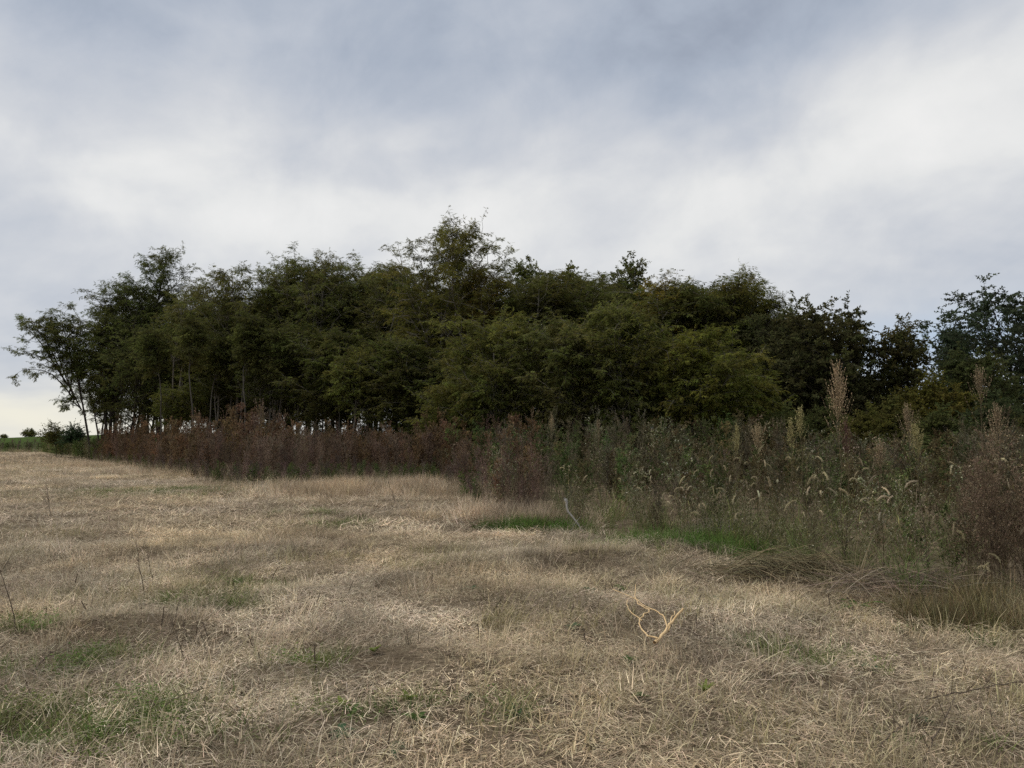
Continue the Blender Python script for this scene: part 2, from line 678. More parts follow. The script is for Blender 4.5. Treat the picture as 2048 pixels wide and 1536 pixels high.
def scatter(name, variants, pts, rot, scl, idx, icol, label, cat):
    """one stuff object: instances of the variant meshes on given points"""
    coll = bpy.data.collections.new(name + '_pieces')
    for i, me in enumerate(variants):
        o = bpy.data.objects.new('%s_piece_%02d' % (name, i), me)
        coll.objects.link(o)
    me = bpy.data.meshes.new(name)
    n = len(pts)
    me.vertices.add(n)
    me.vertices.foreach_set('co', np.asarray(pts, np.float32).ravel())
    a = me.attributes.new('rot', 'FLOAT_VECTOR', 'POINT')
    a.data.foreach_set('vector', np.asarray(rot, np.float32).ravel())
    a = me.attributes.new('scl', 'FLOAT_VECTOR', 'POINT')
    a.data.foreach_set('vector', np.asarray(scl, np.float32).ravel())
    a = me.attributes.new('idx', 'INT', 'POINT')
    a.data.foreach_set('value', np.asarray(idx, np.int32))
    a = me.attributes.new('icol', 'FLOAT_COLOR', 'POINT')
    a.data.foreach_set('color', np.concatenate([icol, np.ones((n, 1))], 1).astype(np.float32).ravel())
    ob = link(name, me)
    tag(ob, label, cat, kind='stuff')
    ng = bpy.data.node_groups.new(name + '_scatter', 'GeometryNodeTree')
    ng.interface.new_socket('Geometry', in_out='INPUT', socket_type='NodeSocketGeometry')
    ng.interface.new_socket('Geometry', in_out='OUTPUT', socket_type='NodeSocketGeometry')
    nn = ng.nodes
    gi = nn.new('NodeGroupInput')
    go = nn.new('NodeGroupOutput')
    iop = nn.new('GeometryNodeInstanceOnPoints')
    ci = nn.new('GeometryNodeCollectionInfo')
    ci.inputs['Collection'].default_value = coll
    ci.inputs['Separate Children'].default_value = True
    ci.inputs['Reset Children'].default_value = True

    def attr(nm, typ):
        q = nn.new('GeometryNodeInputNamedAttribute')
        q.data_type = typ
        q.inputs['Name'].default_value = nm
        return q.outputs['Attribute']
    L = ng.links.new
    L(gi.outputs[0], iop.inputs['Points'])
    L(ci.outputs[0], iop.inputs['Instance'])
    iop.inputs['Pick Instance'].default_value = True
    L(attr('idx', 'INT'), iop.inputs['Instance Index'])
    e2r = nn.new('FunctionNodeEulerToRotation')
    L(attr('rot', 'FLOAT_VECTOR'), e2r.inputs[0])
    L(e2r.outputs[0], iop.inputs['Rotation'])
    L(attr('scl', 'FLOAT_VECTOR'), iop.inputs['Scale'])
    L(iop.outputs[0], go.inputs[0])
    md = ob.modifiers.new('scatter', 'NODES')
    md.node_group = ng
    return ob


def in_field(x, y, margin=0.0):
    px = px_of(x, y)
    return y < edge_depth(px) + margin


def wedge(n, y0, y1, pad=0.10):
    """uniform points of the ground inside the picture's wedge"""
    y = np.sqrt(rnd(n, y0 * y0, y1 * y1))
    half = 1024.0 / F * (1 + pad)
    x = rnd(n, -half, half) * y + rnd(n, -0.3, 0.3)
    return x, y


# green spots of the mown field: photo spot, radius across, radius in depth (m), strength
GREEN = []
for (px, py, rx, ry, s) in [
        (60, 1470, .75, .38, 1.0), (240, 1450, .45, .42, 1.0), (150, 1500, .5, .2, 0.9), (60, 1258, .35, .35, .55), (205, 1330, .3, .35, .75),
        (60, 1350, .5, .3, .35), (440, 1180, 1.0, .8, .55), (430, 1215, .5, .28, .8), (1012, 1052, .2, .3, .9), (1075, 1062, .35, .3, .7),
        (620, 1030, 1.4, .9, .3), (700, 1052, .8, .7, .55), (330, 985, 2.6, 1.8, .6), (130, 940, 4, 5, .6), (260, 945, 4, 4, .5), (880, 1130, .8, .5, .3),
        (1640, 1330, .45, .35, .5), (1560, 1310, .35, .2, .4), (700, 1430, .3, .25, .5), (640, 1330, .35, .35, .45), (1390, 1405, .12, .12, .5),
        (1900, 1500, .3, .18, .5), (1120, 1180, .5, .4, .3), (940, 1415, .25, .1, .5), (1960, 1255, .7, .5, .55), (600, 1480, .4, .2, .35),
        (1290, 1180, .3, .25, .3), (400, 1480, .5, .25, .35), (1030, 1445, .12, .1, .6), (830, 1420, .4, .2, .3), (1700, 1190, .5, .4, .3)]:
    g = G0(px, py)
    GREEN.append((g[0], g[1], rx, ry, s))


def greenness(x, y):
    g = np.zeros_like(x)
    for (gx, gy, rx, ry, s) in GREEN:
        q = ((x - gx) / rx) ** 2 + ((y - gy) / ry) ** 2
        g = np.maximum(g, s * np.exp(-q * 0.9))
    g = g * (0.25 + 1.35 * vnoise(x / 0.22, y / 0.22, 31)) * (0.6 + 0.8 * vnoise(x / 0.7, y / 0.7, 33))
    return g


def straw_colour(x, y):
    n = len(x)
    a = fbm(x / 1.7, y / 1.7, 41)
    b = fbm(x / 0.55 + 9, y / 0.55, 47)
    tan = np.array([0.655, 0.545, 0.395])
    grey = np.array([0.61, 0.54, 0.44])
    brown = np.array([0.36, 0.265, 0.18])
    gold = np.array([0.68, 0.555, 0.365])
    w = np.stack([np.full(n, 0.9), np.clip(2.2 * (a - 0.35), 0.05, 2), np.clip(3.2 * (b - 0.45), 0.05, 2), np.clip(2.5 * (0.55 - a), 0.05, 1.5)], 1)
    w = w * rng.uniform(0.2, 1.0, w.shape)
    w /= w.sum(1, keepdims=True)
    c = w @ np.stack([tan, grey, brown, gold])
    c = c * rnd(n, 0.62, 1.28)[:, None] * (0.62 + 0.76 * fbm(x / 1.1, y / 1.4, 53))[:, None] * (0.55 + 0.86 * vnoise(x / 0.36, y / 0.45, 57))[:, None]
    return c


def tint(n, lo=0.7, hi=1.25, hue=0.06):
    return rnd(n, lo, hi)[:, None] * (1 + rng.uniform(-hue, hue, (n, 3)))


def straw_patch(n, R, wmin, wmax, lmin, lmax, k=4, comb=None):
    mb = MB()
    r = R * np.sqrt(rnd(n, 0, 1))
    t = rnd(n, 0, 2 * math.pi)
    az = rnd(n, 0, 2 * math.pi) if comb is None else rng.normal(comb, 0.35, n)
    L = rnd(n, lmin, lmax)
    base = np.stack([r * np.cos(t), r * np.sin(t), rnd(n, 0.002, 0.055)], -1)
    base -= unit_dirs(az, np.zeros(n)) * (L * 0.5)[:, None]
    el = rnd(n, -0.12, 0.45)
    blades(mb, base, az, el, L, rnd(n, wmin, wmax), rnd(n, -0.3, 0.9), tint(n, 0.38, 1.5), k)
    return mb.mesh('straw', M_INST)


def upright_tuft(n, R, lmin, lmax, wmin, wmax, elmin=0.7, curve=1.2, k=4, lo=0.45, hi=1.4):
    mb = MB()
    r = R * np.sqrt(rnd(n, 0, 1))
    t = rnd(n, 0, 2 * math.pi)
    base = np.stack([r * np.cos(t), r * np.sin(t), np.full(n, -0.01)], -1)
    az = t + rng.normal(0, 0.9, n)
    blades(mb, base, az, rnd(n, elmin, 1.55), rnd(n, lmin, lmax), rnd(n, wmin, wmax), rnd(n, 0.1, curve), tint(n, lo, hi), k)
    return mb.mesh('tuft', M_INST)


def put(n_pts, x, y, variants, name, label, cat, icol, smin, smax, dz=0.0, tilt=0.1, zs=None):
    z = ground_h(x, y) + dz
    n = len(x)
    rot = np.stack([rnd(n, -tilt, tilt), rnd(n, -tilt, tilt), rnd(n, 0, 6.283)], -1)
    s = rnd(n, smin, smax)
    scl = np.stack([s, s, s if zs is None else s * zs], -1)
    return scatter(name, variants, np.stack([x, y, z], -1), rot, scl, rng.integers(0, len(variants), n), icol, label, cat)


def build_field():
    # ---- lying cut straw
    near = [straw_patch(100, 0.30, 0.0026, 0.0058, 0.04, 0.15) for _ in range(7)] + \
           [straw_patch(170, 0.26, 0.0025, 0.006, 0.02, 0.09, 3) for _ in range(5)] + \
           [straw_patch(60, 0.28, 0.0026, 0.0055, 0.08, 0.24, 4, c) for c in (0.3, 2.2)]
    far = [straw_patch(85, 0.55, 0.007, 0.015, 0.07, 0.30, 3) for _ in range(5)]
    x, y = wedge(4200, 3.0, 13.0)
    k = in_field(x, y, 0.5)
    x, y = x[k], y[k]
    g = greenness(x, y)
    k = (rnd(len(x), 0, 1) > g * .7) & (fbm(x / .8 + 3, y / .8, 64) > .19)
    x, y = x[k], y[k]
    put(0, x, y, near, 'cut_straw', 'cut straw lying loose over the near field', 'straw', straw_colour(x, y), 0.8, 1.25, 0.0, 0.16)
    x, y = wedge(8500, 12.0, 44.0)
    k = in_field(x, y, 0.8)
    x, y = x[k], y[k]
    put(0, x, y, far, 'cut_straw', 'cut straw lying over the middle of the field', 'straw', straw_colour(x, y), 0.8, 1.3, 0.0, 0.10)
    # ---- standing dry stubble
    tv = [upright_tuft(24, 0.11, 0.04, 0.13, 0.0035, 0.007) for _ in range(6)] + [upright_tuft(14, 0.07, 0.06, 0.20, 0.0035, 0.007, 1.0, 0.9) for _ in range(3)]
    x, y = wedge(7500, 3.0, 13.0)
    k = in_field(x, y, 0.3) & (fbm(x / 0.9, y / 0.9, 61) + rnd(len(x), -0.2, 0.2) > 0.46)
    x, y = x[k], y[k]
    c = straw_colour(x, y) * np.array([0.93, 0.95, 0.92])
    g = np.clip(greenness(x, y) * 1.3, 0, 1)[:, None]
    olive = np.array([0.24, 0.25, 0.10])
    c = c * (1 - g * 0.7) + olive * g * 0.7
    ol = np.clip(fbm(x / 1.4, y / 1.4, 71) * 3.0 - 1.5, 0, 0.65)[:, None]
    c = c * (1 - ol) + np.array([0.36, 0.33, 0.155]) * ol
    put(0, x, y, tv, 'dry_grass', 'short dry grass stubble standing in the near field', 'dry grass', c, 0.55, 1.7, 0, 0.25)
    tf = [upright_tuft(26, 0.24, 0.06, 0.19, 0.008, 0.015, 0.6, 1.2, 3) for _ in range(5)]
    x, y = wedge(12000, 12.0, 48.0)
    k = in_field(x, y, 0.4) & (fbm(x / 1.8, y / 1.8, 62) + rnd(len(x), -0.3, 0.3) > 0.38)
    x, y = x[k], y[k]
    c = straw_colour(x, y)
    ol = np.clip(fbm(x / 2.6, y / 3.5, 71) * 3.0 - 1.6, 0, 0.5)[:, None]
    c = c * (1 - ol) + np.array([0.36, 0.33, 0.165]) * ol
    g = np.clip(greenness(x, y) * 1.2, 0, 1)[:, None]
    c = c * (1 - g * 0.85) + np.array([0.22, 0.25, 0.10]) * g * 0.85
    put(0, x, y, tf, 'dry_grass', 'short dry grass stubble standing in the middle field', 'dry grass', c, 0.7, 1.3, 0, 0.15)
    # far left end of the field
    x = rnd(9000, -75, -10)
    y = rnd(9000, 44, 92)
    px = px_of(x, y)
    k = (px > -250) & (y < edge_depth(px) + 0.5)
    x, y = x[k], y[k]
    tl = [upright_tuft(18, 0.45, 0.08, 0.22, 0.02, 0.035, 0.5, 1.2, 3) for _ in range(3)]
    put(0, x, y, tl, 'dry_grass', 'pale dry grass at the far left end of the field', 'dry grass', straw_colour(x, y) * 0.95, 0.8, 1.4, 0, 0.1)
    # ---- green grass coming through
    gv = [upright_tuft(40, 0.10, 0.05, 0.16, 0.004, 0.0075, 0.55, 1.5, 4, 0.6, 1.35) for _ in range(5)]
    for _ in range(2):
        mb = MB()
        n = 60
        r = 0.12 * np.sqrt(rnd(n, 0, 1))
        t = rnd(n, 0, 6.283)
        pos = np.stack([r * np.cos(t), r * np.sin(t), rnd(n, .02, .085)], -1)
        diamonds(mb, pos, unit_dirs(rnd(n, 0, 6.283), rnd(n, -.2, .5)), norm(rng.normal(0, .3, (n, 3)) + np.array([0, 0, 1.0])), rnd(n, .012, .026), rnd(n, .007, .015), tint(n, .5, 1.15, .1), .1)
        gv.append(mb.mesh('clover', M_INST))
    x, y = wedge(90000, 3.2, 26.0)
    g = greenness(x, y)
    k = in_field(x, y, 0.2) & (rnd(len(x), 0, 1) < np.clip(1.3 * (g - 0.12), 0, .8) * np.where(y < 7, .85, 0.5))
    x, y = x[k], y[k]
    c = np.array([0.122, 0.178, 0.055]) * tint(len(x), 0.65, 1.35, 0.12)
    ye = rnd(len(x), 0, 1)[:, None] ** 2
    c = c * (1 - ye * 0.5) + np.array([0.30, 0.30, 0.11]) * ye * 0.5
    put(0, x, y, gv, 'green_grass', 'green grass coming through the cut straw in patches', 'grass', c, 0.7, 1.3, 0, 0.2)
    # longer pale grass in front of the weeds, left of centre
    lv = [upright_tuft(40, 0.22, 0.22, 0.55, 0.006, 0.011, 0.9, 1.1, 4) for _ in range(4)]
    pts = []
    for (px, py, rx, ry, n) in [(760, 985, 3.2, 2.5, 420), (860, 985, 1.8, 1.6, 220), (1000, 1040, 1.2, 0.5, 90), (400, 950, 6, 3, 260), (250, 935, 5, 3, 160),
                                (1080, 1052, .9, .35, 50), (640, 985, 1.5, 1.2, 90)]:
        g = G0(px, py)
        pts.append(np.stack([rng.normal(g[0], rx * 0.55, n), rng.normal(g[1], ry * 0.55, n)], 1))
    p = np.concatenate(pts)
    put(0, p[:, 0], p[:, 1], lv, 'tall_dry_grass', 'longer pale tan grass left standing along the weed edge', 'dry grass',
        straw_colour(p[:, 0], p[:, 1]) * np.array([0.95, .92, .88]), 0.6, 1.2, 0, 0.15)
    # matted olive brown grass at the right edge
    pts = []
    for (px, py, rx, ry, n) in [(1960, 1235, .7, .45, 150), (2060, 1240, .5, .7, 120), (1900, 1250, .4, .2, 50)]:
        g = G0(px, py)
        pts.append(np.stack([rng.normal(g[0], rx * 0.55, n), rng.normal(g[1], ry * 0.55, n)], 1))
    p = np.concatenate(pts)
    c = np.where((px_of(p[:, 0], p[:, 1]) > 1985)[:, None], np.array([0.33, 0.28, 0.165]), np.array([0.20, 0.17, 0.09])) * tint(len(p), .4, 1.6, .14)
    put(0, p[:, 0], p[:, 1], lv, 'tall_dry_grass', 'matted olive brown grass before the weeds at the right', 'dry grass', c, 0.35, .7, 0, 0.3)
    # vivid green grass at the foot of the weeds
    vv = [upright_tuft(60, 0.14, 0.12, 0.36, 0.005, 0.009, 0.6, 1.5, 5, 0.6, 1.3) for _ in range(4)]
    pts = []
    for (px, py, rx, ry, n) in [(1060, 1058, .55, .3, 75), (1095, 1060, .3, .25, 30), (1370, 1090, .7, .55, 120), (1320, 1100, .5, .3, 60), (1420, 1110, .5, .35, 60),
                                (1460, 1125, .5, .4, 40)]:
        g = G0(px, py)
        pts.append(np.stack([rng.normal(g[0], rx * 0.8, n), rng.normal(g[1], ry * 0.75, n)], 1))
    p = np.concatenate(pts)
    c = np.array([0.12, 0.195, 0.05]) * tint(len(p), 0.55, 1.35, 0.14)
    put(0, p[:, 0], p[:, 1], vv, 'green_grass', 'bright green grass at the foot of the weeds', 'grass', c, 0.35, 1.15, 0, 0.2)


build_field()

# ------------------------------------------------------------------ weeds


def weed_parts(seed_h, nb, blen, spread, leaf_per, leaf_l, leaf_w, stem_r, c_stem, c_leaf, start=0.25, sub=0, c_tip=None, tip_per=0, tip_s=0.012, bend=0.12, top_taper=0.5):
    """one branching dead weed: returns (stem mesh builder, leaf mesh builder)"""
    st, lf = MB(), MB()
    Hh = seed_h
    k = 6
    tt = np.linspace(0, 1, k)
    a0 = rng.uniform(0, 6.28)
    P = np.stack([bend * Hh * tt ** 1.6 * math.cos(a0) + rng.normal(0, .012 * Hh, k) * tt, bend * Hh * tt ** 1.6 * math.sin(a0) + rng.normal(0, .012 * Hh, k) * tt, Hh * tt], -1)
    P[0, 2] = -0.03
    tubes(st, P, stem_r * (1.05 - 0.75 * tt), 4, c_stem)
    t = np.sort(rnd(nb, start, 0.98))
    o = np.stack([np.interp(t, tt, P[:, i]) for i in range(3)], -1)
    az = np.arange(nb) * 2.4 + rnd(nb, -0.5, 0.5)
    L = blen * Hh * (1 - top_taper * (t - start) / (1 - start)) * rnd(nb, 0.6, 1.15)
    el = math.pi / 2 - spread * rnd(nb, 0.6, 1.3)
    kb = 4
    B = np.zeros((nb, kb, 3))
    B[:, 0] = o
    for i in range(1, kb):
        B[:, i] = B[:, i - 1] + unit_dirs(az + rng.normal(0, .12, nb), el + rng.normal(0.06, .12, nb)) * (L / (kb - 1))[:, None]
    tubes(st, B, stem_r * 0.42 * np.linspace(1, 0.35, kb)[None] * np.ones((nb, 1)), 3, np.asarray(c_stem) * 1.0)
    curves = [B]
    if sub:
        i0 = np.repeat(np.arange(nb), sub)
        s = rnd(nb * sub, 0.25, 0.95)
        q = s * (kb - 1)
        j = np.minimum(q.astype(int), kb - 2)
        fr = (q - j)[:, None]
        o2 = B[i0, j] * (1 - fr) + B[i0, j + 1] * fr
        az2 = az[i0] + rnd(nb * sub, -1.2, 1.2)
        el2 = el[i0] + rnd(nb * sub, -0.5, 0.4)
        L2 = L[i0] * rnd(nb * sub, 0.25, 0.5)
        C = np.zeros((nb * sub, 3, 3))
        C[:, 0] = o2
        for i in (1, 2):
            C[:, i] = C[:, i - 1] + unit_dirs(az2, el2 + 0.1 * i) * (L2 / 2)[:, None]
        tubes(st, C, stem_r * 0.25 * np.array([[1, .8, .4]]) * np.ones((nb * sub, 1)), 3, c_stem)
        Cx = np.stack([C[:, 0], C[:, 0] * .34 + C[:, 1] * .66, C[:, 1] * .67 + C[:, 2] * .33, C[:, 2]], 1)
        curves.append(Cx)
    A = np.concatenate(curves)
    m = len(A)

    def along(per, lo):
        i0 = np.repeat(np.arange(m), per)
        s = rnd(m * per, lo, 1.0)
        q = s * (kb - 1)
        j = np.minimum(q.astype(int), kb - 2)
        fr = (q - j)[:, None]
        pos = A[i0, j] * (1 - fr) + A[i0, j + 1] * fr
        dr = norm(A[i0, j + 1] - A[i0, j])
        return pos, dr
    if leaf_per:
        pos, dr = along(leaf_per, 0.12)
        n = len(pos)
        d = norm(dr * 0.5 + rng.normal(0, .55, (n, 3)) + np.array([0, 0, -0.25]))
        nr = norm(rng.normal(0, .5, (n, 3)) + np.array([0, 0, 0.8]))
        cl = np.asarray(c_leaf)[None] * tint(n, 0.55, 1.4, 0.1)
        diamonds(lf, pos, d, nr, rnd(n, .6, 1.3) * leaf_l, rnd(n, .6, 1.3) * leaf_w, cl, 0.15)
    if tip_per:
        pos, dr = along(tip_per, 0.45)
        n = len(pos)
        d = norm(dr + rng.normal(0, .6, (n, 3)))
        nr = norm(rng.normal(0, 1, (n, 3)))
        cl = np.asarray(c_tip)[None] * tint(n, 0.7, 1.3, 0.06)
        diamonds(lf, pos, d, nr, rnd(n, .7, 1.4) * tip_s, rnd(n, .7, 1.4) * tip_s * 0.7, cl)
    return st, lf


def joined(st, lf, name):
    mb = MB()
    mb.join(st)
    mb.join(lf)
    return mb.mesh(name, M_INST)


RUST = dict(c_stem=(0.235, 0.185, 0.14), c_leaf=(0.145, 0.096, 0.064), c_tip=(0.215, 0.15, 0.10))
PURP = dict(c_stem=(0.165, 0.125, 0.108), c_leaf=(0.15, 0.108, 0.094), c_tip=(0.27, 0.21, 0.175))
ASTR = dict(c_stem=(0.24, 0.20, 0.12), c_leaf=(0.125, 0.128, 0.062), c_tip=(0.42, 0.38, 0.28))
OLIV = dict(c_stem=(0.10, 0.10, 0.05), c_leaf=(0.095, 0.125, 0.045), c_tip=(0.16, 0.16, 0.07))


def rust_weed(h=2.0):
    return weed_parts(h, 24, 0.30, 0.55, 5, 0.075, 0.036, 0.008, start=0.06, sub=2, tip_per=3, tip_s=0.045, **RUST)


def purple_weed(h=1.35):
    return weed_parts(h, 22, 0.36, 0.55, 3, 0.034, 0.015, 0.006, start=0.12, sub=4, tip_per=4, tip_s=0.014, **PURP)


def aster_weed(h=1.1):
    return weed_parts(h, 15, 0.40, 0.7, 3, 0.08, 0.016, 0.0055, start=0.15, sub=1, tip_per=2, tip_s=0.024, bend=0.2, **ASTR)


def olive_weed(h=1.2):
    return weed_parts(h, 18, 0.30, 0.8, 8, 0.065, 0.020, 0.005, start=0.12, sub=2, tip_per=0, bend=0.15, **OLIV)


def grass_clump(h, col, n=60, width=0.006):
    mb = MB()
    r = 0.12 * np.sqrt(rnd(n, 0, 1))
    t = rnd(n, 0, 6.283)
    base = np.stack([r * np.cos(t), r * np.sin(t), np.full(n, -0.02)], -1)
    blades(mb, base, t + rng.normal(0, .8, n), rnd(n, 0.95, 1.5), rnd(n, 0.45, 1.0) * h * 1.15, rnd(n, .6, 1.3) * width, rnd(n, 0.3, 1.7), np.asarray(col)[None] * tint(n, .6, 1.35, .08), 6)
    return mb


FOX_STEM = (0.20, 0.17, 0.08)


def foxtail_parts(h, reach):
    """stem arching into a nodding bristly head; two or three blades"""
    st, hd = MB(), MB()
    k = 9
    t = np.linspace(0, 1, k)
    px = reach * t ** 1.8
    P = np.stack([px, 0.02 * np.sin(t * 3), h * t], -1)
    P[0, 2] = -0.03
    tubes(st, P, 0.0022 * (1.1 - 0.5 * t), 4, FOX_STEM)
    # head continues over the top
    kk = 9
    Hl = rng.uniform(0.15, 0.22)
    e = math.atan2(P[-1, 2] - P[-2, 2], P[-1, 0] - P[-2, 0])
    bend = rng.uniform(.5, 2.7)
    Q = [P[-1]]
    for i in range(1, kk):
        ee = e - bend * (i / (kk - 1))
        Q.append(Q[-1] + np.array([math.cos(ee), 0.03, math.sin(ee)]) * Hl / (kk - 1))
    Q = np.array(Q)
    prof = np.array([0.4, 0.8, 1, 1, 1, .95, .85, .6, .2])
    c_head = np.array([0.54, 0.47, 0.32])
    tubes(hd, Q, 0.0085 * prof, 6, c_head * 0.8)
    n = 150
    q = rnd(n, 0.2, kk - 1.2)
    j = q.astype(int)
    fr = (q - j)[:, None]
    pos = Q[j] * (1 - fr) + Q[j + 1] * fr
    dr = norm(Q[j + 1] - Q[j])
    rad = norm(np.cross(dr, rng.normal(0, 1, (n, 3))))
    d = norm(rad + dr * 0.7)
    diamonds(hd, pos + rad * 0.006, d, np.cross(d, rad) + rng.normal(0, .2, (n, 3)), rnd(n, .010, .019), rnd(n, .0018, .0035), c_head[None] * tint(n, .85, 1.35, .05))
    m = 4
    tb = rnd(m, 0.15, 0.75)
    base = np.stack([np.interp(tb, t, P[:, i]) for i in range(3)], -1)
    bl = []
    for q in range(m):
        b1 = MB()
        blades(b1, base[q:q + 1], rnd(1, 0, 6.28), rnd(1, 0.8, 1.2), rnd(1, .22, .40), rnd(1, .007, .012), rnd(1, 1.2, 2.4), np.array([[0.26, 0.235, 0.12]]) * tint(1, .7, 1.3, .08), 6)
        bl.append(b1)
    return [('stem', st), ('seed_head', hd)] + [('leaf_blade', b1) for b1 in bl]


def plume_parts(h, pan_from, pan_w, col, n_br=55, fl=10, side=6, leafy=(0.14, 0.12, 0.06)):
    """tall marestail: straight stem with a pointed plume of fine ascending sprays"""
    st, pl, lf = MB(), MB(), MB()
    k = 7
    t = np.linspace(0, 1, k)
    P = np.stack([rng.normal(0, .008, k) * t * h, rng.normal(0, .008, k) * t * h, h * 0.97 * t], -1)
    P[0, 2] = -0.03
    tubes(st, P, 0.007 * (1.05 - 0.8 * t), 5, (0.17, 0.14, 0.09))
    s = np.sort(np.concatenate([rnd(n_br, pan_from, 0.96), rnd(side, max(0.3, pan_from - 0.16), pan_from)]))
    n = len(s)
    o = np.stack([np.interp(s, t, P[:, i]) for i in range(3)], -1)
    rel = np.clip((s - pan_from) / (1 - pan_from), -0.3, 1)
    L = (pan_w * (1.15 - rel * 0.9) + 0.05) * rnd(n, 0.75, 1.2)
    az = np.arange(n) * 2.4
    el = 1.02 + 0.22 * rel + rnd(n, -0.1, 0.15)
    kb = 4
    B = np.zeros((n, kb, 3))
    B[:, 0] = o
    for i in range(1, kb):
        B[:, i] = B[:, i - 1] + unit_dirs(az, el + 0.08 * i) * (L * 1.5 / (kb - 1))[:, None]
    tubes(pl, B, 0.0016 * np.linspace(1, .5, kb)[None] * np.ones((n, 1)), 3, np.asarray(col) * 0.75)
    i0 = np.repeat(np.arange(n), fl)
    q = rnd(n * fl, 0.5, kb - 1.001)
    j = q.astype(int)
    fr = (q - j)[:, None]
    pos = B[i0, j] * (1 - fr) + B[i0, j + 1] * fr
    d = norm(B[i0, j + 1] - B[i0, j] + rng.normal(0, .02, (n * fl, 3)) + np.array([0, 0, .0]))
    d = norm(d + rng.normal(0, .6, d.shape))
    diamonds(pl, pos, d, rng.normal(0, 1, d.shape), rnd(n * fl, .012, .024), rnd(n * fl, .006, .012), np.asarray(col)[None] * tint(n * fl, .7, 1.35, .06))
    m = 26
    tb = rnd(m, 0.1, pan_from)
    base = np.stack([np.interp(tb, t, P[:, i]) for i in range(3)], -1)
    blades(lf, base, rnd(m, 0, 6.28), rnd(m, 0.2, 0.9), rnd(m, .07, .15), rnd(m, .006, .011), rnd(m, 1, 2.2), np.asarray(leafy)[None] * tint(m, .6, 1.3, .1), 4)
    return st, pl, lf


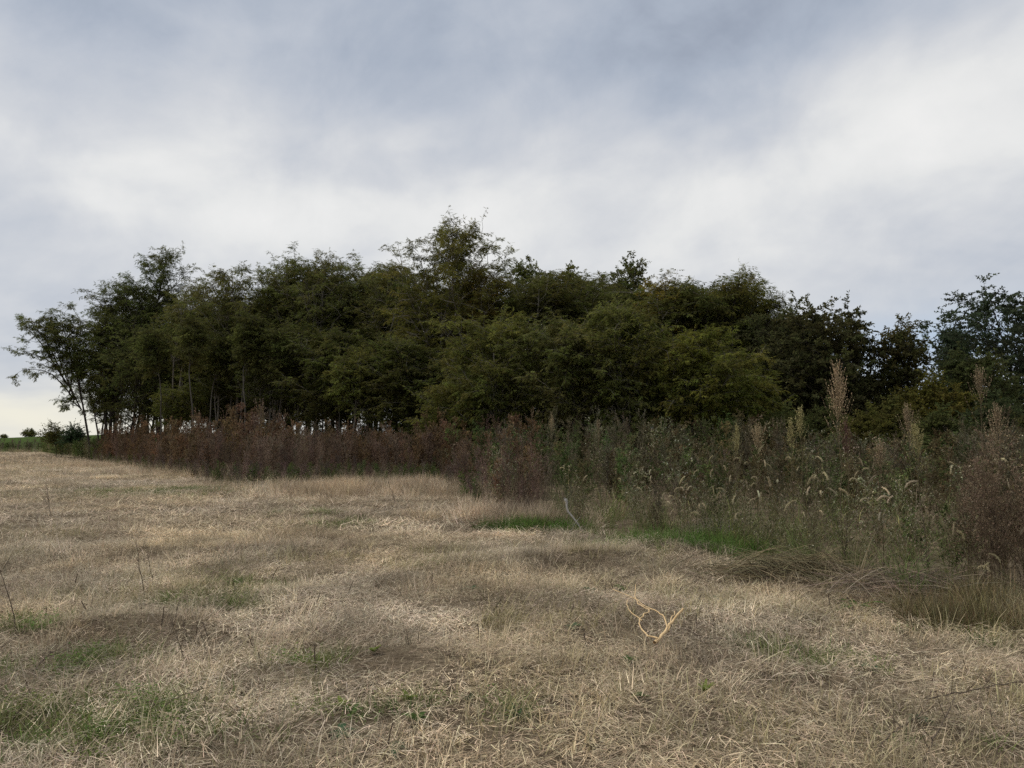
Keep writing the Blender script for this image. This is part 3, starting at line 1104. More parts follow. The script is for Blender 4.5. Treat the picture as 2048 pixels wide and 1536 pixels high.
def build_thicket():
    V = {
        'rust': [joined(*rust_weed(rng.uniform(.9, 1.1) * 2.0), 'weed') for _ in range(6)],
        'purple': [joined(*purple_weed(rng.uniform(.9, 1.1) * 1.35), 'weed') for _ in range(5)],
        'aster': [joined(*aster_weed(rng.uniform(.9, 1.1) * 1.1), 'weed') for _ in range(6)],
        'olive': [joined(*olive_weed(rng.uniform(.9, 1.1) * 1.2), 'weed') for _ in range(4)],
        'grass': [grass_clump(0.95, (0.155, 0.18, 0.07), 45, 0.011).mesh('clump', M_INST) for _ in range(4)],
        'tan': [grass_clump(0.8, (0.36, 0.31, 0.20), 40, .010).mesh('clump', M_INST) for _ in range(3)],
        'fox': [],
    }
    for _ in range(4):
        mb = MB()
        for _n, q in foxtail_parts(1.05, 0.14):
            mb.join(q)
        V['fox'].append(mb.mesh('fox', M_INST))
    base_h = {'rust': 2.0, 'purple': 1.35, 'aster': 1.1, 'olive': 1.2, 'grass': .95, 'tan': .8, 'fox': 1.1}
    # candidates over the whole strip
    n = 60000
    y = np.sqrt(rnd(n, 6 ** 2, 58 ** 2))
    x = rnd(n, -0.85, 0.85) * y
    px = px_of(x, y)
    ye = edge_depth(px)
    dep = y - ye + (fbm(x / 1.1, y / 1.1, 91) - 0.5) * np.clip(ye * .09, .7, 2.2)
    back = np.interp(px, [0, 200, 700, 1000, 1500, 2048], [64, 62, 52, 47, 44, 46])
    keep = (dep > 0) & (y < back) & (px > -260) & (px < 2330)
    # density falls with depth into the strip
    want = np.where(dep < 3.5, 8.0, np.where(dep < 9, 4.0, 2.2))
    want = np.where(px < 1090, want * .85, np.where(dep < 3.5, 5.5, want))
    area_d = n / (0.85 * (58 ** 2 - 36))
    keep &= rnd(n, 0, 1) < want / area_d
    x, y, px, dep, ye = x[keep], y[keep], px[keep], dep[keep], ye[keep]
    n = len(x)
    nz = fbm(x / 2.2, y / 2.2, 95) + rnd(n, -0.12, 0.12)
    n2 = fbm(x / 3.1 + 20, y / 3.1, 97) + rnd(n, -0.12, 0.12)
    nz2 = fbm(x / 4.5 + 5, y / 9, 98)
    typ = np.empty(n, object)
    hgt = np.zeros(n)
    u = rnd(n, 0, 1)
    for i in range(n):
        p, dd = px[i], dep[i]
        if p < 190:
            typ[i] = 'olive' if u[i] < .75 else ('purple' if u[i] < .9 else 'tan')
            hgt[i] = rng.uniform(.7, 1.3) * (0.6 + 0.7 * min(1, dd / 5)) * min(1.0, max(0.35, (p - 70) / 90))
        elif p < 900:
            low = dd < (2.2 if not 430 < p < 660 else 3.5)
            if dd < 2.0 and u[i] < .6 - .15 * dd:
                typ[i] = 'tan' if u[i] < .28 else 'olive' if u[i] < .4 else 'purple'
                hgt[i] = rng.uniform(.35, .8)
            elif (430 < p < 660 and dd < 5) or nz[i] > .60:
                typ[i] = 'purple'
                hgt[i] = rng.uniform(.85, 1.25) + .12 * dd if dd < 5 else rng.uniform(1.4, 1.9)
            else:
                typ[i] = 'rust' if u[i] < .85 else 'purple'
                hgt[i] = (.55 + .45 * min(1, dd / 4.5)) * rng.uniform(1.35, 2.4) * (.45 + 1.1 * nz2[i])
        elif p < 1090:
            if dd < 5:
                typ[i] = 'purple' if u[i] < .8 else ('rust' if u[i] < .93 else 'aster')
                hgt[i] = rng.uniform(.75, 1.15) + .09 * dd
            else:
                typ[i] = 'rust' if u[i] < .5 else ('purple' if u[i] < .75 else 'olive')
                hgt[i] = rng.uniform(1.35, 2.0) + (.35 if dd > 12 else 0)
        elif p < 1930:
            if dd < 4.5:
                q = u[i]
                typ[i] = 'grass' if (dd < 1.4 and q < .5) else 'aster' if q < .34 else 'grass' if q < .56 else 'tan' if q < .64 else 'fox' if q < .80 else 'olive' if q < .88 else 'purple'
                if n2[i] > .62:
                    typ[i] = 'purple'
                hgt[i] = rng.uniform(.45, .75) + .11 * dd
            elif dd < 11:
                q = nz[i] * .7 + u[i] * .3
                typ[i] = 'aster' if q < .42 else 'olive' if q < .5 else 'purple' if q < .62 else 'rust'
                hgt[i] = rng.uniform(.95, 1.45)
            else:
                q = nz[i] * .7 + u[i] * .3
                typ[i] = 'rust' if q < .4 else 'purple' if q < .52 else 'olive' if q < .6 else 'aster'
                hgt[i] = rng.uniform(1.2, 1.75) + (.5 if p < 1560 and dd > 14 else 0)
        else:
            q = u[i]
            if dd < 1.0:
                typ[i] = 'tan' if q < .4 else 'fox' if q < .55 else 'grass' if q < .7 else 'purple'
                hgt[i] = rng.uniform(.4, .75)
            else:
                typ[i] = 'purple' if q < .5 else 'rust' if q < .72 else 'fox' if q < .8 else 'aster'
                hgt[i] = rng.uniform(.9, 1.3) + .06 * min(dd, 8)
    labels = {
        'rust': ('weed_thicket', 'rust brown dead weeds massed below the trees', 'weeds'),
        'purple': ('weed_thicket', 'fine purple brown dead weeds massed in the thicket', 'weeds'),
        'aster': ('weed_thicket', 'thin grey green weeds tangled on the right side', 'weeds'),
        'olive': ('weed_thicket', 'leafy olive green weeds mixed through the thicket', 'weeds'),
        'grass': ('tall_grass', 'long arching green grass among the right hand weeds', 'grass'),
        'tan': ('tall_dry_grass', 'tan grass clumps fringing the front of the thicket', 'dry grass'),
        'fox': ('foxtail_undergrowth', 'foxtail grass standing deep among the weeds', 'grass'),
    }
    for t, meshes in V.items():
        m = typ == t
        if not m.any():
            continue
        xx, yy = x[m], y[m]
        s = hgt[m] / base_h[t]
        c = tint(len(xx), .6, 1.35, .09) * (.6 + .8 * fbm(xx / 1.6, yy / 2.5, 99))[:, None]
        if t in ('rust', 'purple'):
            c = c * np.where((px[m] > 1090)[:, None], np.array([.82, .96, .74]), np.array([1.0, .98, .84]))
        z = ground_h(xx, yy)
        rot = np.stack([rng.normal(0, .15, len(xx)), rng.normal(0, .15, len(xx)), rnd(len(xx), 0, 6.283)], -1)
        sx = s * rnd(len(xx), .9, 1.25)
        nm, lb, ct = labels[t]
        scatter(nm, meshes, np.stack([xx, yy, z], -1), rot, np.stack([sx, sx, s], -1), rng.integers(0, len(meshes), len(xx)), c, lb, ct)
    # low plants spilling out in front of the thicket
    q = rnd(1100, 190, 965)
    ye = edge_depth(q)
    yy = ye + rnd(1100, -.09, .05) * ye * (.4 + vnoise(q / 60.0, q * 0, 77))
    xx = (q - 1024) / F * yy
    put(0, xx, yy, V['purple'][:3] + V['olive'][:2] + V['tan'] + V['aster'][:2], 'weed_fringe', 'low weeds spilling forward from the brown thicket into the mown grass', 'weeds',
        tint(1100, .6, 1.25, .1), .22, .62, 0, .3)
    q = rnd(330, 92, 205)
    yy = np.maximum(edge_depth(q) + .3, rnd(330, 52, 67))
    xx = (q - 1024) / F * yy
    put(0, xx, yy, V['olive'] + V['aster'][:3] + V['purple'][:1], 'weed_thicket', 'soft grey green weeds mounded at the left end of the thicket', 'weeds',
        tint(330, .8, 1.35, .1) * np.array([1.2, 1.25, 1.1]), .5, 1.25, 0, .25)
    # weedy strip between the far field and the green rise
    n = 1500
    x = rnd(n, -85, -38)
    y = rnd(n, 82, 92)
    t = [joined(*olive_weed(1.0), 'weed') for _ in range(2)] + V['purple'][:2] + V['tan']
    put(0, x, y, t, 'weed_thicket', 'low weeds between the far field end and the green rise', 'weeds', tint(n, .7, 1.2, .1) * .9, .5, 1.1)


build_thicket()

# ------------------------------------------------------------------ trees


def make_tree(name, px, Y, top_py, half_px, bottom_py, label, cat='tree', kind='locust', col=(1, 1, 1), dens=1.0, lean=0.0, profile='dome', n_limb=17,
              stems=1, bark=None, group=None, trunk_r=None, lean_y=0.0, leaf_scale=1.0, base_px=None, extra=()):
    """px: crown centre in the photo; Y: distance; crown spans top_py..bottom_py and +-half_px"""
    bx = at(px if base_px is None else base_px, Y)
    gz = H(bx, Y)
    Ht = z_at(top_py, Y) - gz
    cb = max(0.3, z_at(bottom_py, Y) - gz)
    R = half_px / F * Y * 1.18
    lean = (at(px, Y) - bx) if base_px is not None else lean
    root = empty(name, (bx, Y, gz), 0, label, cat, group)
    wood, crown = MB(), MB()
    tr = trunk_r or (0.028 + 0.0085 * Ht)
    k = 9
    tt = np.linspace(0, 1, k)
    limbs_P, limbs_R = [], []
    trunks = []
    for s in range(stems):
        a = rng.uniform(0, 6.28)
        off = (0.0 if stems == 1 else rng.uniform(.12, .42) * R)
        wob = np.cumsum(rng.normal(0, .018 * Ht, (k, 2)), 0) * tt[:, None]
        ht = Ht * (0.95 if s == 0 else rng.uniform(.72, .92))
        P = np.stack([lean * tt ** 1.25 + off * math.cos(a) * tt ** .8 + wob[:, 0], lean_y * tt + off * math.sin(a) * tt ** .8 + wob[:, 1], ht * tt], -1)
        P[0, 2] = -0.15
        trunks.append((P, ht))
        tubes(wood, P, tr * (1 if s == 0 else .75) * (1.0 - 0.86 * tt ** .9), 7, (1, 1, 1))
    per = max(6, int(n_limb * 1.9) // stems)
    kl = 6
    shrink = min(.55, .35 * R)
    zt = Ht - shrink * (1.15 if kind == 'locust' else 1.5)
    zc = (zt + cb) * .5
    ha = max(.4, (zt - cb) * .5)
    Ra = max(.25, R - shrink)
    ctr = np.array([np.interp(zc / Ht, tt, trunks[0][0][:, q]) for q in (0, 1)])
    top = np.array([np.interp(.95, tt, trunks[0][0][:, q]) for q in (0, 1)])
    for ti_, (P, ht) in enumerate(trunks):
        for q in range(per):
            az = q * 2.4 + rng.uniform(-.5, .5) + ti_ * 1.3
            f = ((q + rng.uniform(0, 1)) / per)
            if profile == 'cone':
                ze = cb + (zt - cb) * f
                rr = Ra * max(.12, 1 - f) * rng.uniform(.75, 1.05)
                slope = rng.uniform(.15, .5)
            else:
                sv = -1 + 2 * f ** .8                     # more ends near the top
                rad = rng.uniform(.62, 1.0) ** .6
                ze = zc + ha * sv * (rad if sv < .6 else 1.0) * rng.uniform(.93, 1.04)
                prof = math.sqrt(max(.04, 1 - abs(sv) ** (4.0 if sv > 0 else 2.4)))
                if profile == 'vase':
                    prof *= .62 + .38 * f
                rr = Ra * prof * rad * rng.uniform(.85, 1.12)
                slope = rng.uniform(.45, .95) + .25 * f
            fz = min(1.0, ze / Ht)
            axis = ctr * (1 - fz) + top * fz if lean == 0 else np.array([np.interp(fz, tt, trunks[0][0][:, w]) for w in (0, 1)])
            end = np.array([axis[0] + rr * math.cos(az), axis[1] + rr * math.sin(az), ze])
            z0 = ze - max(.4, rr * slope) - .25
            z0 = min(max(z0, .22 * ht), .93 * ht)
            t0 = z0 / ht
            o = np.array([np.interp(t0, tt, P[:, w]) for w in range(3)])
            mid = (o + end) * .5 + np.array([rng.normal(0, .1), rng.normal(0, .1), rng.uniform(-.05, .14)]) * np.linalg.norm(end - o)
            u = np.linspace(0, 1, kl)[:, None]
            L = (1 - u) ** 2 * o + 2 * u * (1 - u) * mid + u * u * end
            L[1:-1] += rng.normal(0, .02, (kl - 2, 3)) * np.linalg.norm(end - o)
            limbs_P.append(L)
            r0 = tr * (1.0 - .86 * t0 ** .9) * .55
            limbs_R.append(r0 * np.linspace(1, .22, kl))
    for pl in extra:
        W = np.array([[at(p[0], Y) - bx, 0, z_at(p[1], Y) - gz] for p in pl])
        W[:, 1] = np.cumsum(rng.normal(0, .15, len(W)))
        q = np.linspace(0, len(W) - 1, kl)
        limbs_P.append(np.stack([np.interp(q, np.arange(len(W)), W[:, i]) for i in range(3)], -1))
        limbs_R.append(np.linspace(.06, .012, kl))
    # the leader itself carries sprays
    for (P, ht) in trunks:
        q = np.linspace(.78, 1.0, kl)
        limbs_P.append(np.stack([np.interp(q, tt, P[:, i]) for i in range(3)], -1) + np.array([0, 0, (-.03 if profile != 'column' and kind == 'locust' else 0) * Ht]) * np.linspace(0, 1, kl)[:, None])
        limbs_R.append(np.full(kl, .015))
    LP = np.array(limbs_P)
    LR = np.array(limbs_R)
    tubes(wood, LP, LR, 5, (1, 1, 1))
    # side branches
    ns = 6
    m = len(LP)
    i0 = np.repeat(np.arange(m), ns)
    s = np.tile(np.linspace(.3, 1.0, ns), m) + rnd(m * ns, -.05, .0)
    q = np.clip(s, 0, .999) * (kl - 1)
    j = q.astype(int)
    fr = (q - j)[:, None]
    o2 = LP[i0, j] * (1 - fr) + LP[i0, j + 1] * fr
    dl = norm(LP[i0, j + 1] - LP[i0, j])
    llen = np.linalg.norm(LP[:, -1] - LP[:, 0], axis=1)[i0]
    d2 = norm(dl * .7 + rng.normal(0, .75, (m * ns, 3)) * np.array([1, 1, .55]) + np.array([0, 0, .12]))
    L2 = np.clip(llen * rnd(m * ns, .22, .42), .5, 1.9)
    bend = np.array([0, 0, -.10])
    S = np.zeros((m * ns, 4, 3))
    S[:, 0] = o2
    for i in (1, 2, 3):
        S[:, i] = S[:, i - 1] + norm(d2 + bend * (i - 1) + rng.normal(0, .12, d2.shape)) * (L2 / 3)[:, None]
    tubes(wood, S, np.array([[.016, .012, .009, .005]]) * np.ones((m * ns, 1)) * (Ht / 12), 3, (1, 1, 1))
    # twigs
    nt = 5
    M = len(S)
    i1 = np.repeat(np.arange(M), nt)
    s = rnd(M * nt, .25, 1.0)
    q = np.clip(s, 0, .999) * 3
    j = q.astype(int)
    fr = (q - j)[:, None]
    o3 = S[i1, j] * (1 - fr) + S[i1, j + 1] * fr
    ds = norm(S[i1, 3] - S[i1, 0])
    d3 = norm(ds * .6 + rng.normal(0, .7, (M * nt, 3)) * np.array([1, 1, .5]))
    L3 = rnd(M * nt, .35, .95)
    T = np.zeros((M * nt, 3, 3))
    T[:, 0] = o3
    T[:, 1] = o3 + d3 * (L3 * .5)[:, None]
    T[:, 2] = T[:, 1] + norm(d3 + np.array([0, 0, -.22])) * (L3 * .5)[:, None]
    keep = rnd(M * nt, 0, 1) < min(1.0, .55 + .45 * dens)
    T = T[keep]
    tubes(wood, T, np.array([[.006, .005, .003]]) * np.ones((len(T), 1)), 3, (1, 1, 1))
    # leaves
    limb_tone = tint(m, .78, 1.22, .07)[i0][i1][keep]
    nl = int(round((11 if kind == 'locust' else 20) * dens))
    nl = max(3, nl)
    i2 = np.repeat(np.arange(len(T)), nl)
    n = len(i2)
    s = rnd(n, .1, 1.0) * 2 * .999
    j = s.astype(int)
    fr = (s - j)[:, None]
    pos = T[i2, j] * (1 - fr) + T[i2, j + 1] * fr
    dt = norm(T[i2, 2] - T[i2, 0])
    side = norm(np.cross(dt, np.array([0, 0, 1.0])) + 1e-6)
    sg = rng.choice([-1.0, 1.0], n)[:, None]
    tone = limb_tone[i2] * tint(n, .7, 1.3, .08)
    if kind == 'locust':
        base_c = np.array([0.134, 0.139, 0.043])
        d = norm(side * sg * .8 + dt * .6 + rng.normal(0, .35, (n, 3)) + np.array([0, 0, -.12]))
        nr = norm(np.array([0, 0, 1.0]) + rng.normal(0, .38, (n, 3)))
        pinnate(crown, pos, d, nr, rnd(n, .20, .36) * leaf_scale, rnd(n, .09, .14) * leaf_scale, base_c * tone)
    else:
        base_c = np.array([0.092, 0.094, 0.040]) if kind == 'broad' else np.array([0.036, 0.052, 0.036])
        d = norm(side * sg * .6 + dt * .5 + rng.normal(0, .6, (n, 3)) + np.array([0, 0, -.1]))
        nr = norm(np.array([0, 0, 0.7]) + rng.normal(0, .6, (n, 3)))
        diamonds(crown, pos, d, nr, rnd(n, .09, .16) * leaf_scale, rnd(n, .05, .09) * leaf_scale, base_c * tone, .12)
    link('trunk', wood.mesh('trunk', bark or M_BARK, True), root)
    c = link('crown', crown.mesh('crown', M_TREE), root, col)
    c['leafy'] = True
    return root


GREY_G = (0.85, 0.92, 0.95)
OLIVE = (1.08, 1.0, 0.82)
YELLOW = (1.4, 1.14, 0.7)
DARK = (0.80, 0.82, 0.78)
MIDG = (1.0, 1.0, 1.0)
LIGHTG = (1.04, 1.05, 0.92)
RUSTY = (1.32, 1.0, 0.68)
BLUE = (0.75, 0.95, 1.25)

TREES = {}


def T(key, *a, **k):
    TREES[key] = make_tree('locust_tree' if k.get('kind', 'locust') == 'locust' else k.pop('nm', 'thicket_tree'), *a, **k)
    return TREES[key]


# --- left end, against the sky
T('lean', 105, 57, 618, 55, 760, 'sparse locust tree leaning out left over the open field, outermost of the grove', base_px=188, dens=1.5, col=GREY_G, profile='vase', n_limb=9, bark=M_DARKBARK, trunk_r=.10,
  extra=[[(150, 800), (112, 752), (76, 738), (46, 740)], [(136, 775), (100, 728), (68, 710), (38, 702)], [(128, 765), (96, 690), (70, 655), (92, 628)], [(124, 755), (80, 690), (60, 668), (44, 655)], [(140, 790), (150, 740), (140, 690), (120, 640)], [(160, 815), (140, 800), (126, 806)], [(170, 830), (160, 780), (150, 730), (150, 680)], [(150, 800), (128, 745), (112, 700), (104, 660)], [(165, 820), (140, 770), (132, 720), (138, 670)]])
T('l2', 196, 59, 542, 62, 830, 'airy locust tree with rounded top beside the leaning outermost tree', base_px=222, dens=1.0, col=GREY_G, n_limb=32, stems=3, bark=M_DARKBARK)
T('l3', 308, 61, 492, 52, 640, 'tall locust tree with a flat mushroom top rising above the left end', base_px=282, dens=.95, col=GREY_G, profile='dome', n_limb=13, bark=M_DARKBARK)
T('l4', 262, 56, 640, 70, 850, 'low thin locust tree under the mushroom topped one at the left end', base_px=262, dens=.6, col=GREY_G, n_limb=15, stems=2, bark=M_DARKBARK)
T('l5', 372, 54, 555, 62, 740, 'dull green locust tree right of the mushroom topped tree, with pale trunks', base_px=350, col=MIDG, n_limb=16, stems=2)
T('l6', 478, 52, 524, 76, 720, 'round headed green locust tree, third tall crown from the left', base_px=470, col=MIDG, n_limb=18, stems=2)
T('l7', 565, 53, 505, 64, 700, 'locust tree with a wispy pale top left of the broad dark crown', base_px=545, dens=.8, col=LIGHTG, n_limb=16, stems=2)
T('l8', 655, 51, 494, 100, 715, 'broad dome shaped dark green locust tree left of the tallest tree', base_px=640, col=MIDG, n_limb=20, stems=2)
T('tall', 870, 47, 458, 120, 800, 'tallest locust tree of the grove with a broken pointed top', base_px=870, dens=1.1, col=OLIVE, n_limb=30, stems=3)
T('spire', 905, 47.6, 443, 30, 560, 'thin locust spray poking up highest above the grove', base_px=885, dens=.7, col=MIDG, n_limb=6, profile='column')
T('l9', 765, 49, 515, 74, 800, 'green locust tree filling the gap left of the tallest tree', base_px=755, col=MIDG, n_limb=17, stems=2)
T('r0', 965, 45, 512, 62, 720, 'rusty yellowing locust tree on the right shoulder of the tallest tree', base_px=965, dens=.8, col=RUSTY, n_limb=14)
T('r1', 1018, 54, 506, 40, 690, 'narrow dark tree behind, first right of the tallest tree', kind='broad', nm='grove_tree', col=(1.25, 1.35, .95), dens=.8, n_limb=13, profile='column', leaf_scale=1.35)
T('r2', 1078, 55, 538, 34, 690, 'small dark round topped tree behind, between two taller dark tops', kind='broad', nm='grove_tree', col=(1.4, 1.35, .95), dens=.7, n_limb=11, profile='dome', leaf_scale=1.35)
T('r3', 1165, 52, 522, 42, 700, 'dark full tree behind, left one of a close pair right of centre', kind='broad', nm='grove_tree', col=(1.3, 1.4, .9), dens=.9, n_limb=14, profile='column', leaf_scale=1.35)
T('r4', 1228, 52, 510, 46, 700, 'dark full tree behind, right and taller one of a close pair', kind='broad', nm='grove_tree', col=(1.25, 1.35, 1.0), dens=.75, n_limb=15, profile='column', leaf_scale=1.35)
T('r5', 1345, 46, 548, 66, 760, 'yellowing locust tree right of the dark pair', col=YELLOW, dens=.85, n_limb=16, stems=2)
T('r6', 1450, 45, 534, 62, 760, 'thin olive brown locust tree with a ragged top against the sky', base_px=1440, col=OLIVE, dens=.62, n_limb=15, stems=2, bark=M_DARKBARK)
T('r7', 1528, 46, 575, 48, 740, 'thin feathery locust tree at the right end of the grove', base_px=1505, col=OLIVE, dens=.5, n_limb=13, bark=M_DARKBARK)
# --- nearer rounded locusts in front
T('f1', 1000, 34, 608, 112, 860, 'wide low locust tree in front, below the rusty crown', col=LIGHTG, dens=1.05, n_limb=24, stems=3)
T('f2', 1160, 33, 618, 90, 860, 'domed green locust tree in front of the dark pair', col=MIDG, dens=1.0, n_limb=22, stems=3)
T('f3', 1255, 32, 590, 85, 860, 'tall grey green locust tree in front, centre right', col=(1.05, 1.05, .95), dens=1.0, n_limb=22, stems=2)
T('f4', 1395, 32, 660, 100, 870, 'low bushy yellow green locust tree in front at right', col=(1.08, 1.06, .8), dens=1.1, n_limb=26, stems=3)
T('f5', 1500, 33, 735, 75, 880, 'lowest yellow green locust tree at the right end of the front row', col=(1.08, 1.05, .85), dens=1.0, n_limb=20, stems=3)
T('f6', 935, 37, 740, 90, 880, 'low spreading locust sapling under the tallest tree', col=LIGHTG, dens=.9, n_limb=18, stems=2)
T('f7', 705, 42, 690, 68, 800, 'short locust tree with light green layered boughs under the broad dome', col=LIGHTG, dens=.9, n_limb=15)
T('f8', 345, 50, 755, 42, 850, 'small light green locust sapling among the pale trunks at left', col=LIGHTG, dens=.8, n_limb=11)
T('f9', 1100, 36, 760, 80, 880, 'low locust sapling in front, above the brown weeds at centre', col=MIDG, dens=.9, n_limb=16, stems=2)
# --- right hand thicket
T('t1', 1695, 40, 598, 125, 870, 'wide round dark thicket tree with twiggy top right of the grove', kind='broad', nm='thicket_tree', dens=1.25, n_limb=46, stems=4, bark=M_DARKBARK, leaf_scale=1.25)
T('t2', 1790, 39, 640, 48, 860, 'right shoulder of the thicket, tree with bare twig ends against blue sky', kind='broad', nm='thicket_tree', dens=.8, n_limb=22, stems=3, bark=M_DARKBARK, col=(1.05, 1, .9), leaf_scale=1.2)
T('t3', 1600, 42, 640, 60, 860, 'dark left shoulder of the thicket beside the feathery locust', kind='broad', nm='thicket_tree', dens=.8, n_limb=20, stems=3, bark=M_DARKBARK, leaf_scale=1.2)
T('t4', 1845, 36, 755, 74, 890, 'low olive shrub tree below the blue gap in the sky', kind='broad', nm='thicket_tree', dens=1.1, n_limb=26, stems=3, bark=M_DARKBARK, col=(1.25, 1.15, .7), leaf_scale=1.1)
T('t5', 1900, 48, 655, 20, 820, 'left one of two narrow pointed dark trees beside the far right tree', kind='conifer', nm='cedar_tree', dens=.6, n_limb=18, profile='cone', bark=M_DARKBARK, col=(1.6, 1.55, 1.3), leaf_scale=1.3)
T('t6', 1934, 50, 658, 20, 820, 'right one of two narrow pointed dark trees beside the far right tree', kind='conifer', nm='cedar_tree', dens=.6, n_limb=18, profile='cone', bark=M_DARKBARK, col=(1.6, 1.6, 1.4), leaf_scale=1.3)
T('t7', 2062, 44, 562, 112, 840, 'big blue green dark tree cut by the right edge', kind='broad', nm='edge_tree', dens=1.15, n_limb=34, stems=2, bark=M_DARKBARK, col=BLUE, leaf_scale=1.2)
T('t8', 1965, 40, 690, 80, 890, 'low dark bush in front of the big right edge tree', kind='broad', nm='thicket_tree', dens=1.0, n_limb=24, stems=3, bark=M_DARKBARK, col=(.9, 1, .9), leaf_scale=1.1)


def tree_copy(key, px, Y, top_py, label, group=None, color=None, rz=None, wide=1.0):
    src = TREES[key]
    zs = max(v for v in (c.bound_box[6][2] for c in src.children))
    x = at(px, Y)
    gz = H(x, Y)
    s = (z_at(top_py, Y) - gz) / zs
    nm = src.name.split('.')[0]
    o = copy_tree(src, (x, Y, gz), rnd(1, 0, 6.28)[0] if rz is None else rz, (s * wide, s * wide, s), label, group, color, 'tree')
    o.name = nm
    return o


# trees deeper in the grove, seen only between the front crowns
INNER = [(300, 66, 600), (360, 64, 610), (420, 62, 590), (470, 66, 600), (520, 60, 580), (580, 62, 580), (620, 58, 570), (700, 60, 570),
         (740, 57, 590), (800, 60, 570), (830, 54, 560), (900, 58, 560), (940, 53, 570), (1000, 52, 620), (1060, 50, 630), (1110, 48, 600),
         (1190, 45, 610), (1290, 50, 620), (1240, 43, 640), (1340, 41, 660), (1400, 48, 640), (1460, 40, 690), (690, 46, 640), (820, 42, 660), (600, 48, 650),
         (430, 50, 660), (540, 47, 690), (1050, 42, 680), (900, 42, 690), (1560, 50, 690), (1630, 52, 700), (1700, 50, 690), (1750, 55, 720),
         (430, 60, 568), (525, 58, 545), (610, 57, 525), (705, 56, 522), (800, 55, 532), (945, 54, 530), (1120, 56, 575), (1290, 52, 575), (1400, 50, 545),
         (1050, 48, 530), (1105, 49, 540), (1010, 49, 515), (1335, 47, 550), (1375, 47, 545), (1440, 47, 540), (1500, 48, 565), (1545, 47, 585), (1195, 49, 530), (1238, 50, 528), (1275, 48, 560), (1180, 54, 525), (745, 54, 520), (660, 56, 508),
         (330, 60, 690), (390, 58, 680), (450, 57, 670), (500, 56, 680), (560, 55, 670), (620, 54, 680), (680, 53, 680), (760, 50, 680), (860, 49, 690), (970, 47, 690), (1080, 45, 700), (1330, 44, 700), (1420, 43, 720)]
keys = ['l5', 'l6', 'l8', 'l9', 'f2', 'f3']
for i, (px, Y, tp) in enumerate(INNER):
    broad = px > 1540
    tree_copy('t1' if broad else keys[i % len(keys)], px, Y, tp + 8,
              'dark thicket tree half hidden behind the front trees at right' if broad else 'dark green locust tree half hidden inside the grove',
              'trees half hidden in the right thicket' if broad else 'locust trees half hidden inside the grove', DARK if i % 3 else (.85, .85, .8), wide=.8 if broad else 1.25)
for (px, Y, tp) in [(205, 61, 650), (240, 63, 600), (272, 60, 630), (300, 58, 650), (325, 63, 570), (345, 57, 640)]:
    tree_copy('l2' if px % 2 else 'l4', px, Y, tp, 'thin dark locust stem standing close behind the leaning outermost tree', 'thin locust stems at the left end', GREY_G)
T('pole', 392, 46, 620, 26, 730, 'pale straight bare trunked locust between the sapling and the round headed tree', dens=.7, n_limb=8, trunk_r=.075, bark=mat_bark('pole_bark', (0.05, 0.044, 0.036), (0.15, 0.135, 0.11)))
for (px, Y, tp, lab) in [(327, 48, 640, 'slim pale locust trunk left of the light green sapling'), (418, 48, 650, 'slim pale locust trunk right of the bare trunked one'),
                         (478, 45.5, 620, 'pair of leaning pale trunks under the round headed tree, left one'), (494, 45, 600, 'pair of leaning pale trunks under the round headed tree, right one'),
                         (556, 46, 640, 'pale locust trunk under the wispy topped tree'), (598, 47, 630, 'pale locust trunk left of the layered short locust tree'),
                         (642, 45, 650, 'thin pale locust trunk under the broad dome'), (683, 44, 640, 'pale forked trunk below the layered short locust tree'), (730, 43, 660, 'pale trunk right of the layered short locust tree')]:
    tree_copy('pole', px, Y, tp, lab, None, (.85, .88, .85))
# right understorey bushes
for i, (px, Y, tp, c) in enumerate([(1560, 30, 800, (1.0, 1.1, .9)), (1640, 31, 790, (.9, 1, .85)), (1720, 29, 800, (1.15, 1.1, .75)), (1790, 30, 785, (1.1, 1.05, .8)), (1880, 28, 800, (.95, 1.05, .9)), (2000, 30, 770, (.8, .95, 1)), (2080, 28, 790, (1, 1, .9))]):
    tree_copy('t4', px, Y, tp, 'low leafy bush in the dark understorey below the right thicket', 'bushes below the right thicket', c)
for (px, Y, tp) in [(740, 43, 830), (660, 46, 835), (820, 40, 840), (560, 49, 840), (1165, 36, 800), (1215, 38, 800), (1260, 37, 805), (1340, 36, 810), (1060, 40, 810), (1120, 41, 805), (1390, 40, 800), (480, 54, 835), (400, 55, 838)]:
    tree_copy('f8', px, Y, tp, 'low green locust sapling at the foot of the grove', 'low saplings at the foot of the grove', LIGHTG)

# small shrubs standing on the far green rise and beside the field end
sh = make_tree('hill_shrub', 62, 140, 862, 8, 871, 'round leafy shrub on the green rise, middle one of three', 'shrub', 'broad', (1.2, 1.2, .9), dens=.3, n_limb=6, bark=M_DARKBARK, leaf_scale=2.2, trunk_r=.05)
TREES['hill'] = sh
tree_copy('hill', 12, 135, 867, 'small shrub on the green rise at the left photo edge', wide=1.2).name = 'hill_shrub'
tree_copy('hill', 104, 138, 864, 'low spreading shrub on the green rise, nearest to the trees', wide=1.5).name = 'hill_shrub'
for o in [q for q in COL.objects if q.name.startswith('hill_shrub')]:
    o['category'] = 'shrub'
make_tree('sapling', 118, 62, 850, 18, 885, 'thin wispy sapling standing where the field meets the hill', 'sapling', 'broad', (1.2, 1.2, .9), dens=.4, n_limb=8, bark=M_DARKBARK, trunk_r=.03)
make_tree('sapling', 155, 61, 855, 16, 885, 'short pointed evergreen sapling beside the leaning tree', 'sapling', 'conifer', (1.7, 1.9, 1.4), dens=.5, n_limb=10, bark=M_DARKBARK, profile='cone', trunk_r=.03)

# ------------------------------------------------------------------ single weeds one can pick out


